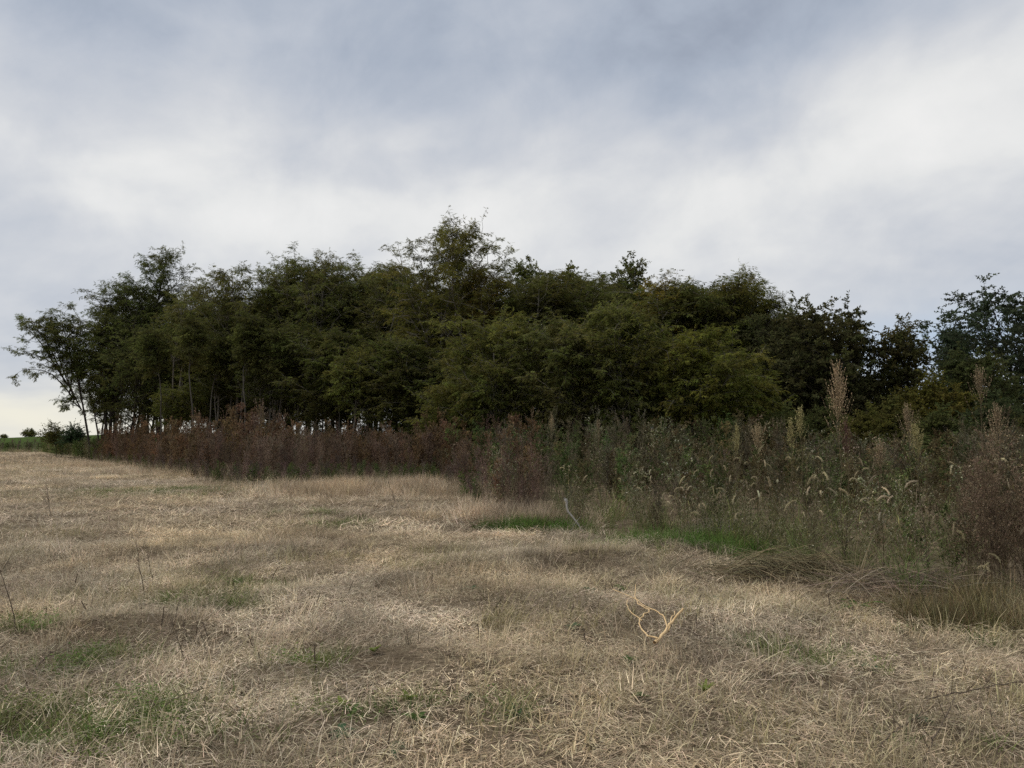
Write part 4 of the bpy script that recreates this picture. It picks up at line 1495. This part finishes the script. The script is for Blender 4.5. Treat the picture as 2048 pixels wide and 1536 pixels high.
def thing_from(name, parts, loc, label, cat, group=None, rz=0.0, scale=1.0, color=(1, 1, 1)):
    root = empty(name, loc, rz, label, cat, group, scale)
    for nm, mb in parts:
        o = link(nm, mb.mesh(nm, M_OBJ), root, color)
        o['leafy'] = True
        if nm in ('dry_leaves', 'leaves', 'seed_plume'):
            o['kind'] = 'stuff'
    return root


def plume(px, Y, top_py, from_py, half_px, col, label, n_br=55, side=5):
    x = at(px, Y)
    gz = H(x, Y)
    h = z_at(top_py, Y) - gz
    f = (z_at(from_py, Y) - gz) / h
    st, pl, lf = plume_parts(h, f, half_px / F * Y, col, n_br, side=side)
    thing_from('marestail_weed', [('stem', st), ('seed_plume', pl), ('leaves', lf)], (x, Y, gz), label, 'weed', 'tall plumed weeds above the right thicket')


TAN = (0.52, 0.41, 0.25)
PINK = (0.38, 0.295, 0.19)
OLV = (0.46, 0.41, 0.20)
plume(1675, 9.6, 716, 835, 30, (0.54, 0.41, 0.26), 'tallest plumed weed, its pointed tan plume in front of the round thicket tree', 95, 12)
plume(1600, 11.0, 808, 880, 17, OLV, 'slim yellowish plumed weed, taller of a side by side pair')
plume(1580, 11.2, 832, 895, 12, OLV, 'slim olive plumed weed, shorter of a side by side pair', 45)
plume(1815, 10.5, 806, 880, 24, PINK, 'pinkish brown plumed weed leaning in front of the low olive shrub tree')
plume(1830, 10.0, 850, 910, 22, OLV, 'olive plumed weed overlapping the pinkish brown one')
plume(1960, 10.5, 732, 800, 24, PINK, 'tall pinkish plumed weed before the big right edge tree')
plume(1992, 8.2, 815, 905, 34, PINK, 'broad reddish plumed weed near the right edge')
plume(1470, 13.0, 846, 900, 13, OLV, 'narrow yellowish plumed weed left of the fan shaped one', 45)
plume(1512, 12.6, 852, 905, 24, TAN, 'fan shaped tan plumed weed left of the slim pair', 55)
plume(1690, 10.8, 838, 915, 18, (0.17, 0.095, 0.08), 'dark maroon plumed weed directly right of the tallest plume stem')
plume(1102, 22, 822, 870, 11, TAN, 'tan plumed weed standing out above the brown weeds at centre', 40)
plume(1195, 20, 838, 880, 10, PINK, 'pinkish plumed weed right of the centre tan plume', 40)
plume(1755, 9.0, 885, 935, 20, PINK, 'short pinkish plumed weed below the thicket tree', 50)

# foxtail grass: single stalks with pale nodding heads
FOX = [foxtail_parts(1.1, q) for q in (.12, .25, .07, .16, .05, .10, .20)]
fox_src = []
FOX_AT = [(1438, 914), (1457, 926), (1505, 905), (1520, 930), (1545, 935), (1580, 918), (1600, 935), (1635, 918), (1693, 930), (1720, 930), (1748, 935), (1640, 945), (1655, 955), (1660, 960), (1608, 950), (1625, 965),
          (1690, 950), (1700, 958), (1426, 945), (1488, 955), (1470, 962), (1500, 975), (1530, 960), (1560, 970), (1585, 965), (1610, 985), (1640, 985), (1672, 990), (1300, 960), (1320, 968), (1332, 960), (1345, 975),
          (1290, 980), (1310, 990), (1340, 995), (1365, 975), (1395, 965), (1415, 985), (1440, 990), (1460, 1000), (1375, 1000), (1400, 1010), (1425, 1015), (1345, 1020), (1315, 1022), (1480, 1005), (1276, 945), (1180, 940), (1160, 955),
          (1930, 930), (1940, 955), (1990, 1000), (2035, 975), (2000, 1005), (2030, 1050), (1985, 1060), (2010, 1070), (2040, 1090), (1980, 1100), (1890, 1065), (1925, 1075), (1905, 1128), (1960, 1130), (1995, 1120), (2025, 1130), (1940, 1015), (1965, 1040),
          (1360, 945), (1385, 930), (1410, 920), (1560, 1000), (1590, 1010), (1525, 1000), (1550, 1020), (1505, 1030), (1700, 1000), (1730, 985), (1770, 970), (1800, 985)]
base_fox = None
for i, (px, py) in enumerate(FOX_AT):
    ye = float(edge_depth(np.array([px + 0.0]))[0])
    # stand at the depth where a head at this photo height sits 0.7-1.2 m above the ground
    t = (py - HORIZON) / F
    hh = rng.uniform(.85, 1.15)
    Y = max(ye + rng.uniform(.2, .7), min((EYE - hh) / max(t, .012), ye + 5.5))
    hh = EYE - t * Y
    x = at(px, Y)
    gz = H(x, Y)
    hh = max(.3, hh - gz)
    s = max(.82, hh / 1.12)
    gz -= max(0.0, 1.12 * s - hh)
    lab = ('pale foxtail stalk nodding among the dry plants at the right photo edge' if px > 1880 else 'pale foxtail stalk nodding above the grey green weeds')
    grp = ('foxtails at the right edge' if px > 1880 else 'foxtails above the grey green weeds')
    v = i % 7
    rz = rng.uniform(-1.5, 1.5) + (math.pi if rng.random() < .4 else 0)
    if len(fox_src) <= v:
        o = thing_from('foxtail_stalk', FOX[v], (x, Y, gz), lab, 'foxtail', grp, rz, (s, s, s))
        fox_src.append(o)
    else:
        o = copy_tree(fox_src[v], (x, Y, gz), rz, (rng.uniform(.65, 1.15) * s,) * 2 + (s,), lab, grp)
        o.name = 'foxtail_stalk'
    o.rotation_euler = (rng.normal(0, .14), rng.normal(0, .14), rz)
    w = rng.uniform(.6, 1.15)
    for ch in o.children:
        ch.color = (w, w * rng.uniform(.95, 1.02), w * rng.uniform(.85, 1.0), 1)

# front row of dead weeds as single plants
SRC = {}
for nm, fn, sz in (('rust', rust_weed, 2.0), ('purple', purple_weed, 1.35), ('aster', aster_weed, 1.1)):
    SRC[nm] = [fn(sz * rng.uniform(.92, 1.08)) for _ in range(4)]
made = {}
FRONT = {'rust': ('rust brown dead weed in the front row below the left trees', 'rust weeds in the front row at left', 2.0),
         'purple': ('fine purple brown dead weed in the front row at centre', 'purple weeds in the front row at centre', 1.35),
         'aster': ('thin grey green weed in the front row right of the bleached stick', 'grey green weeds in the front row at right', 1.1)}
FRONT['edge'] = ('brown branching dead weed in the front row at the far right', 'brown weeds in the front row at the far right', 1.35)
SRC['edge'] = [purple_weed(1.35 * rng.uniform(.9, 1.1)) for _ in range(4)]
for i in range(175):
    px = rng.uniform(200, 1950) if i < 140 else rng.uniform(1905, 2110)
    ye = float(edge_depth(np.array([px]))[0])
    kind = 'rust' if px < 900 and not 430 < px < 660 else 'purple' if px < 1110 else 'aster'
    if i >= 140:
        kind = 'edge'
    if kind == 'purple' and px < 700:
        kind = 'rust'
    Y = ye + rng.uniform(.3, 1.6) + (1.8 if kind == 'rust' else 0)
    x = at(px, Y)
    gz = H(x, Y)
    lab, grp, bh = FRONT[kind]
    hgt = {'rust': rng.uniform(1.2, 1.9), 'purple': rng.uniform(.8, 1.2), 'aster': rng.uniform(.5, .85), 'edge': rng.uniform(.8, 1.45)}[kind]
    s = hgt / bh
    v = (kind, i % 4)
    rz = rng.uniform(0, 6.28)
    if v not in made:
        st, lf = SRC[kind][v[1]]
        made[v] = thing_from('dead_weed', [('stem', st), ('dry_leaves', lf)], (x, Y, gz), lab, 'weed', grp, rz, s)
        o = made[v]
    else:
        o = copy_tree(made[v], (x, Y, gz), rz, s, lab, grp)
        o.name = 'dead_weed'
    w = rng.uniform(.75, 1.25) * (1.3 if kind == 'edge' else 1)
    for ch in o.children:
        ch.color = (w, w, w * (.8 if kind == 'edge' else 1), 1)

# ------------------------------------------------------------------ sticks, stalks and small plants in the field


def curve_pts(pts, zs, k=12):
    """photo points at given heights over the ground -> smooth world polyline"""
    W = np.array([G0(p[0], p[1], z) for p, z in zip(pts, zs)])
    n = len(W)
    q = np.linspace(0, n - 1, k)
    out = np.zeros((k, 3))
    for a, t in enumerate(q):
        i = min(int(t), n - 2)
        f = t - i
        p0, p1, p2, p3 = W[max(i - 1, 0)], W[i], W[i + 1], W[min(i + 2, n - 1)]
        out[a] = .5 * ((2 * p1) + (-p0 + p2) * f + (2 * p0 - 5 * p1 + 4 * p2 - p3) * f * f + (-p0 + 3 * p1 - 3 * p2 + p3) * f ** 3)
    return out


def stick_part(name, pts, zs, r0, r1, mat, parent, org, k=12):
    P = curve_pts(pts, zs, k)
    P = P + np.array([0, 0, 1.0]) * (H(P[0, 0], P[0, 1]))
    P[1:-1] += rng.normal(0, .0035, (k - 2, 3))
    mb = MB()
    R = np.linspace(r0, r1, k) * (1 + .12 * np.sin(np.arange(k) * 2.1))
    tubes(mb, P - org, R, 7, (1, 1, 1))
    return link(name, mb.mesh(name, mat, True), parent)


# peeled yellow branch
o0 = G(1318, 1300)
br = empty('fallen_branch', o0, 0, 'peeled yellow orange branch with curling forks lying on the cut straw', 'branch')
stick_part('main_limb', [(1309, 1308), (1328, 1288), (1345, 1264), (1367, 1238)], [0.08, 0.11, 0.15, 0.23], .012, .008, M_YELLOWWOOD, br, o0)
stick_part('fork', [(1337, 1274), (1341, 1254), (1349, 1233)], [0.14, 0.17, 0.21], .006, .003, M_YELLOWWOOD, br, o0)
stick_part('fork', [(1316, 1298), (1296, 1292), (1282, 1276), (1279, 1261), (1286, 1250), (1298, 1240), (1278, 1226), (1270, 1210), (1271, 1186)], [0.11, 0.11, 0.11, 0.11, 0.12, 0.14, 0.14, 0.14, 0.17], .006, .003, M_YELLOWWOOD, br, o0, 26)
stick_part('fork', [(1334, 1276), (1331, 1248), (1319, 1234), (1292, 1221), (1266, 1204), (1226, 1186)], [0.12, 0.14, 0.12, 0.11, 0.11, 0.11], .006, .003, M_YELLOWWOOD, br, o0, 20)
stick_part('twig', [(1284, 1251), (1258, 1229), (1254, 1208)], [0.12, 0.11, 0.11], .004, .0025, M_YELLOWWOOD, br, o0)

# bleached bent stick before the weeds: stands in one vertical plane
Yb = 13.0
ob = np.array([at(1163, Yb), Yb, H(at(1163, Yb), Yb)])
bs_ = empty('bleached_stick', ob, 0, 'bleached grey crooked stick standing in front of the weeds beside bright green grass', 'stick')


def standing(name, pts, r0, r1, mat, parent, org, Y, k=14, dy=0.0):
    W = np.array([[at(p[0], Y), Y + dy * i, z_at(p[1], Y)] for i, p in enumerate(pts)])
    if pts[0][1] > 1050:
        W[0, 2] = min(W[0, 2], H(W[0, 0], W[0, 1]) - .02)
    n = len(W)
    q = np.linspace(0, n - 1, k)
    P = np.stack([np.interp(q, np.arange(n), W[:, i]) for i in range(3)], -1)
    P[1:-1] += rng.normal(0, r0 * .25, (k - 2, 3))
    mb = MB()
    tubes(mb, P - org, np.linspace(r0, r1, k), 6, (1, 1, 1))
    return link(name, mb.mesh(name, mat, True), parent)


standing('main_limb', [(1166, 1066), (1150, 1042), (1134, 1022), (1132, 998)], .012, .021, M_PALEWOOD, bs_, ob, Yb, dy=.03)
standing('fork', [(1133, 1008), (1130, 1000), (1127, 996)], .018, .012, M_PALEWOOD, bs_, ob, Yb, 6)
standing('prop', [(1136, 1066), (1148, 1048), (1158, 1034)], .007, .004, M_PALEWOOD, bs_, ob, Yb, 8)


def lying(pts, zs, r, mat, name, label, cat, group=None):
    o = G(*pts[0])
    root = empty(name, o, 0, label, cat, group)
    stick_part('stem', pts, zs, r, r * .45, mat, root, o, 14)
    # a few side stubs
    P = curve_pts(pts, zs, 8)
    P = P + np.array([0, 0, H(P[0, 0], P[0, 1])])
    mb = MB()
    B = []
    for i in range(2, 7):
        d = np.array([rng.normal(0, 1), rng.normal(0, 1), abs(rng.normal(0, .6))])
        d /= np.linalg.norm(d)
        B.append(np.stack([P[i], P[i] + d * rng.uniform(.03, .10), P[i] + d * rng.uniform(.11, .2) + np.array([0, 0, .02])]))
    B = np.array(B)
    tubes(mb, B - o, np.array([[r * .45, r * .35, r * .2]]) * np.ones((len(B), 1)), 4, (1, 1, 1))
    link('side_twigs', mb.mesh('side_twigs', mat, True), root)['kind'] = 'stuff'
    return root


STALK = mat_bark("dead_stalk", (0.065, 0.05, 0.038), (0.17, 0.13, 0.095), 40)
STRAWSTALK = mat_bark("straw_stalk", (0.30, 0.23, 0.14), (0.50, 0.40, 0.26), 40)
lying([(1848, 1534), (1872, 1480), (1910, 1402)], [.02, .06, .08], .006, STALK, 'dry_stalk', 'long dark dead stalk lying at the lower right, pointing up to the right', 'stalk')
lying([(1755, 1500), (1795, 1465), (1848, 1430)], [.03, .06, .06], .005, STALK, 'dry_stalk', 'bent dark dead stalk left of the long one at the lower right', 'stalk')
lying([(1852, 1406), (1950, 1388), (2046, 1370)], [.07, .08, .10], .005, STALK, 'dry_stalk', 'dark dead stalk lying level and reaching the right photo edge', 'stalk')
lying([(1395, 1292), (1470, 1291), (1562, 1288)], [.03, .04, .05], .005, STALK, 'dry_stalk', 'straight dark dead stalk lying right of the yellow branch', 'stalk')
lying([(1352, 1264), (1385, 1280), (1412, 1290)], [.05, .05, .03], .005, STALK, 'dry_stalk', 'short dark dead stalk slanting down from the yellow branch tip', 'stalk')
lying([(470, 1402), (495, 1450), (525, 1534)], [.06, .05, .03], .006, STALK, 'dry_stalk', 'dark dead stalk slanting down to the bottom edge left of centre', 'stalk')
lying([(322, 1422), (365, 1400), (420, 1382)], [.08, .09, .10], .004, STALK, 'dry_stalk', 'thin dark stalk lying just right of the bright green grass patch', 'stalk')
lying([(66, 1356), (84, 1336), (102, 1318)], [.03, .06, .08], .006, STALK, 'dry_stalk', 'short dark stalk lying near the left photo edge', 'stalk')
lying([(884, 1372), (896, 1388), (912, 1400)], [.05, .05, .04], .006, STALK, 'dry_stalk', 'short dark stalk lying low at the centre', 'stalk')
lying([(1145, 1482), (1185, 1496), (1220, 1508)], [.02, .03, .03], .006, STALK, 'dry_stalk', 'short dark stalk lying at the bottom edge below the yellow branch', 'stalk')
lying([(1250, 1340), (1290, 1305), (1322, 1292)], [.03, .03, .04], .004, STALK, 'dry_stalk', 'dark stalk lying below the thick end of the yellow branch', 'stalk')
lying([(1000, 1364), (1016, 1362), (1034, 1372)], [.05, .06, .05], .005, STRAWSTALK, 'straw_stalk', 'pale bent straw lying left of a dark gap at centre', 'stalk')
lying([(1090, 1360), (1130, 1347), (1172, 1336)], [.06, .07, .07], .006, STRAWSTALK, 'straw_stalk', 'pale straw stalk lying along the ridge of cut grass', 'stalk')

# standing thin weed stalks left by the mower


def stalk(px, base_py, top_px, top_py, r, mat, label, twigs=4, name='dry_stalk'):
    g = G(px, base_py)
    Y = g[1]
    root = empty(name, g, 0, label, 'stalk')
    W = np.array([[0, 0, -.03], [(at(top_px, Y) - g[0]) * .45, rng.normal(0, .02), (z_at(top_py, Y) - g[2]) * .5], [at(top_px, Y) - g[0], rng.normal(0, .04), z_at(top_py, Y) - g[2]]])
    q = np.linspace(0, 2, 9)
    P = np.stack([np.interp(q, [0, 1, 2], W[:, i]) for i in range(3)], -1) + rng.normal(0, .004, (9, 3))
    mb = MB()
    r *= .72
    tubes(mb, P, np.linspace(r, r * .5, 9), 5, (1, 1, 1))
    link('stem', mb.mesh('stem', mat, True), root)
    if twigs:
        B = []
        hgt = W[2, 2]
        for i in range(twigs):
            p = P[rng.integers(2, 8)]
            a = rng.uniform(0, 6.28)
            d = np.array([math.cos(a) * .5, math.sin(a) * .5, .85])
            L = rng.uniform(.15, .35) * hgt
            B.append(np.stack([p, p + d * L * .5, p + d * L + np.array([0, 0, .02])]))
        mb = MB()
        B = np.array(B)
        tubes(mb, B, np.array([[r * .5, r * .4, r * .25]]) * np.ones((len(B), 1)), 4, (1, 1, 1))
        link('twigs', mb.mesh('twigs', mat, True), root)['kind'] = 'stuff'
    return root


stalk(33, 1272, 10, 1128, .006, STALK, 'single tall dark stalk standing at the left photo edge')
stalk(104, 1044, 100, 962, .008, STALK, 'tall branching dark stalk standing in the far left field', 8)
stalk(158, 1016, 146, 953, .009, STRAWSTALK, 'pale straight stalk leaning in the far left field', 0, 'straw_stalk')
stalk(292, 1190, 286, 1078, .006, STALK, 'dark stalk standing left of the olive grass patch, taller of two', 5)
stalk(308, 1168, 302, 1085, .005, STALK, 'dark stalk standing left of the olive grass patch, shorter of two', 4)
stalk(372, 1330, 355, 1225, .005, STALK, 'thin branched dark stalk standing right of the straw ridge at left', 6)
stalk(415, 1310, 408, 1255, .004, STALK, 'short dark stalk standing below the olive grass patch', 3)
stalk(560, 1135, 562, 1106, .006, STALK, 'short dark stub standing in the middle of the left field', 0)
stalk(792, 1010, 778, 962, .012, STALK, 'leaning dark stalk standing in the pale long grass at centre left', 2)
stalk(830, 1250, 800, 1180, .004, STALK, 'forked thin dark stalk standing left of centre', 5)
stalk(950, 1225, 968, 1195, .004, STALK, 'thin curved dark stalk standing at centre', 1)
stalk(1860, 1192, 1835, 985, .007, STALK, 'long leaning black stalk standing in front of the right weeds', 7)
stalk(2012, 1185, 1985, 1000, .007, STALK, 'tall black stalk standing nearest the right edge', 8)
stalk(1972, 1180, 1955, 1040, .006, STALK, 'dark stalk between the long leaning one and the right edge one', 6)
stalk(1692, 1150, 1688, 1050, .014, STALK, 'stout dark stalk standing inside the right green weeds', 6)
stalk(1368, 1330, 1392, 1305, .004, STALK, 'tiny dark stub right of the thick end of the yellow branch', 0)
stalk(1416, 1275, 1417, 1250, .006, STALK, 'short dark stub standing right of the yellow branch tip', 0)
stalk(1572, 1300, 1573, 1262, .005, STALK, 'dark upright stub beside the yellowish grass at right', 0)
stalk(1840, 1410, 1843, 1375, .010, STALK, 'thick splintered dark stub standing at the lower right', 0)
stalk(1890, 1360, 1888, 1330, .006, STALK, 'dark stub above the level lying stalk at right', 0)
stalk(1955, 1378, 1962, 1345, .008, STALK, 'dark stub leaning at the lower right near the edge', 0)
stalk(1408, 1440, 1404, 1408, .006, STALK, 'dark stub standing below the yellow branch, with green sprig behind', 0)
stalk(325, 1440, 322, 1395, .005, STALK, 'dark stub standing in the bright green grass patch', 0)
stalk(418, 1440, 420, 1390, .006, STALK, 'dark stub standing right of the bright green grass patch', 0)
stalk(1735, 1500, 1728, 1465, .006, STALK, 'dark stub standing at the bottom right under the bent stalk', 0)

# small cut stubs, all alike
stub_src = None
for i in range(90):
    x, y = wedge(1, 3.9, 9.0, 0.0)
    if not in_field(x, y, -.3)[0]:
        continue
    x, y = float(x[0]), float(y[0])
    loc = (x, y, H(x, y) - .01)
    if stub_src is None:
        mb = MB()
        q = np.linspace(0, 1, 5)
        tubes(mb, np.stack([.02 * q ** 2, .01 * q, .13 * q], -1), .0042 * (1.1 - .4 * q), 5, (1, 1, 1))
        stub_src = link('weed_stub', mb.mesh('weed_stub', STALK, True))
        o = stub_src
    else:
        o = stub_src.copy()
        COL.objects.link(o)
        o.name = 'weed_stub'
    o.location = loc
    o.rotation_euler = (rng.normal(0, .25), rng.normal(0, .25), rng.uniform(0, 6.28))
    s = rng.uniform(.5, 1.4)
    o.scale = (s, s, s)
    tag(o, 'thin dark cut weed stub sticking up from the straw', 'stub', 'cut weed stubs in the near field')

# broad leaved little plants


def rosette(px, py, n, L, W, col, label, name='broadleaf_plant', el=(.15, .8)):
    g = G(px, py)
    root = empty(name, g, 0, label, 'plant')
    az = np.arange(n) * 2.4 + rnd(n, -.3, .3)
    for i in range(n):
        mb = MB()
        k = 6
        e0 = rng.uniform(*el)
        ll = L * rng.uniform(.6, 1.1)
        pts = [np.array([0, 0, .015])]
        for j in range(1, k):
            pts.append(pts[-1] + unit_dirs(np.array(az[i]), np.array(e0 - .16 * j)) * ll / (k - 1))
        P = np.array(pts)
        wid = W * np.array([.25, .75, 1, .95, .65, .08]) * rng.uniform(.8, 1.15)
        S = np.array([-math.sin(az[i]), math.cos(az[i]), 0])
        up = np.array([0, 0, 1.0])
        V = np.stack([P - S * wid[:, None] * .5 + up * wid[:, None] * .16, P, P + S * wid[:, None] * .5 + up * wid[:, None] * .16], 1)
        idx = np.arange(k * 3).reshape(k, 3)
        Fq = np.concatenate([np.stack([idx[:-1, a], idx[:-1, a + 1], idx[1:, a + 1], idx[1:, a]], -1) for a in (0, 1)])
        mb.add(V.reshape(-1, 3), Fq, np.asarray(col) * rng.uniform(.75, 1.25))
        link('leaf', mb.mesh('leaf', M_OBJ, True), root, (1, 1, 1))
    return root


LG = (0.085, 0.135, 0.045)
BG = (0.07, 0.12, 0.065)
YG = (0.16, 0.20, 0.05)
rosette(1715, 1222, 15, .26, .045, (0.075, 0.135, 0.035), 'largest leafy green rosette lying at the foot of the right weeds')
rosette(941, 1186, 9, .11, .05, BG, 'small green rosette at centre, left one of two in line')
rosette(1180, 1188, 9, .11, .05, BG, 'small green rosette at centre, right one of two in line')
rosette(1242, 1184, 8, .12, .04, LG, 'green leafy plant just above the yellow branch twigs')
rosette(1437, 1212, 8, .10, .04, BG, 'small dark green plant beside the yellow green tuft at right')
rosette(1476, 1242, 7, .09, .035, BG, 'small bluish green plant right of the yellow branch')
rosette(748, 1335, 5, .07, .05, YG, 'bright yellow green sprig standing out left of centre', el=(.8, 1.3))
rosette(684, 1425, 6, .09, .035, YG, 'yellow green sprig at the lower left of centre, paler of two', el=(.6, 1.2))
rosette(703, 1440, 5, .10, .03, LG, 'dark green sprig touching a yellow green one', el=(.5, 1.1))
rosette(815, 1420, 6, .09, .035, YG, 'yellow green sprig right of the pair at lower left', el=(.6, 1.2))
rosette(832, 1460, 5, .11, .045, LG, 'upright green leaf plant at the lower centre', el=(.7, 1.3))
rosette(785, 1508, 4, .11, .05, BG, 'flat green leaf plant at the bottom edge', el=(.1, .3))
rosette(680, 1475, 8, .11, .04, BG, 'grey green plant at the bottom left of centre')
rosette(935, 1418, 12, .09, .012, (0.06, 0.09, 0.055), 'dark tuft of narrow green leaves beside a short dark stalk', el=(.6, 1.3))
rosette(1035, 1452, 12, .10, .012, (0.065, 0.10, 0.06), 'dark tuft of narrow green leaves right of centre at the bottom', el=(.6, 1.3))
rosette(1258, 1352, 9, .08, .025, LG, 'green feathery sprig on the ridge of cut grass', el=(.4, 1.2))
rosette(1283, 1420, 7, .08, .03, LG, 'small green sprig below the ridge of cut grass', el=(.3, 1.0))
rosette(1410, 1402, 9, .11, .02, YG, 'yellow green sprig below the yellow branch', el=(.7, 1.3))
rosette(1345, 1082, 10, .16, .07, (0.10, 0.15, 0.075), 'pale broad leaves among the bright grass at the foot of the weeds', el=(.3, .9))
rosette(1145, 1272, 7, .09, .04, (0.11, 0.15, 0.085), 'pale grey green plant left of the yellow branch')
rosette(1740, 1352, 6, .08, .035, BG, 'small green plant above the dark hollow at lower right')
rosette(1840, 1450, 7, .09, .04, BG, 'small green plant beneath the level lying stalk')
rosette(600, 1322, 6, .08, .04, LG, 'green sprig in the left of the near field beside cut straw', el=(.3, 1.0))

# tangled heap of cut grey weeds at the right edge of the mown ground


def heap(px, py, n, rx, ry, hh, col, label):
    g = G(px, py)
    mb = MB()
    X = rng.normal(0, rx, n)
    Yy = rng.normal(0, ry, n)
    Z = hh * np.exp(-(X / rx) ** 2 * .5 - (Yy / ry) ** 2 * .5) * rnd(n, 0.05, 1.0)
    az = rng.normal(-.35, .95, n) + (rng.random(n) < .5) * math.pi
    L = rnd(n, .2, .75)
    base = np.stack([X, Yy, Z], -1) - unit_dirs(az, np.zeros(n)) * (L * .5)[:, None]
    base[:, 2] = np.maximum(base[:, 2], .01)
    P = np.zeros((n, 4, 3))
    P[:, 0] = base
    el = rnd(n, -.15, .75)
    for i in range(1, 4):
        P[:, i] = P[:, i - 1] + unit_dirs(az, el - .15 * i) * (L / 3)[:, None]
    tubes(mb, P, np.array([[.003, .0028, .0022, .0012]]) * rnd(n, .7, 1.4)[:, None], 3, np.asarray(col)[None] * tint(n, .3, 1.3, .08))
    o = link('cut_weed_heap', mb.mesh('cut_weed_heap', M_OBJ), None, (1, 1, 1))
    o.location = g
    tag(o, label, 'cut weeds', kind='stuff')


heap(1850, 1196, 1000, .48, .26, .11, (0.42, 0.34, 0.26), 'tangled grey brown heap of cut weeds before the right thicket')
heap(1590, 1170, 800, .42, .15, .16, (0.34, 0.29, 0.18), 'long heap of cut weeds along the foot of the right green weeds')
heap(1440, 1062, 300, .3, .3, .3, (0.46, 0.40, 0.35), 'bundle of grey bent stems beside the bright green grass')
heap(1010, 1052, 500, .7, .25, .14, (0.38, 0.29, 0.21), 'low tangle of brown cut stems left of the bright green grass')
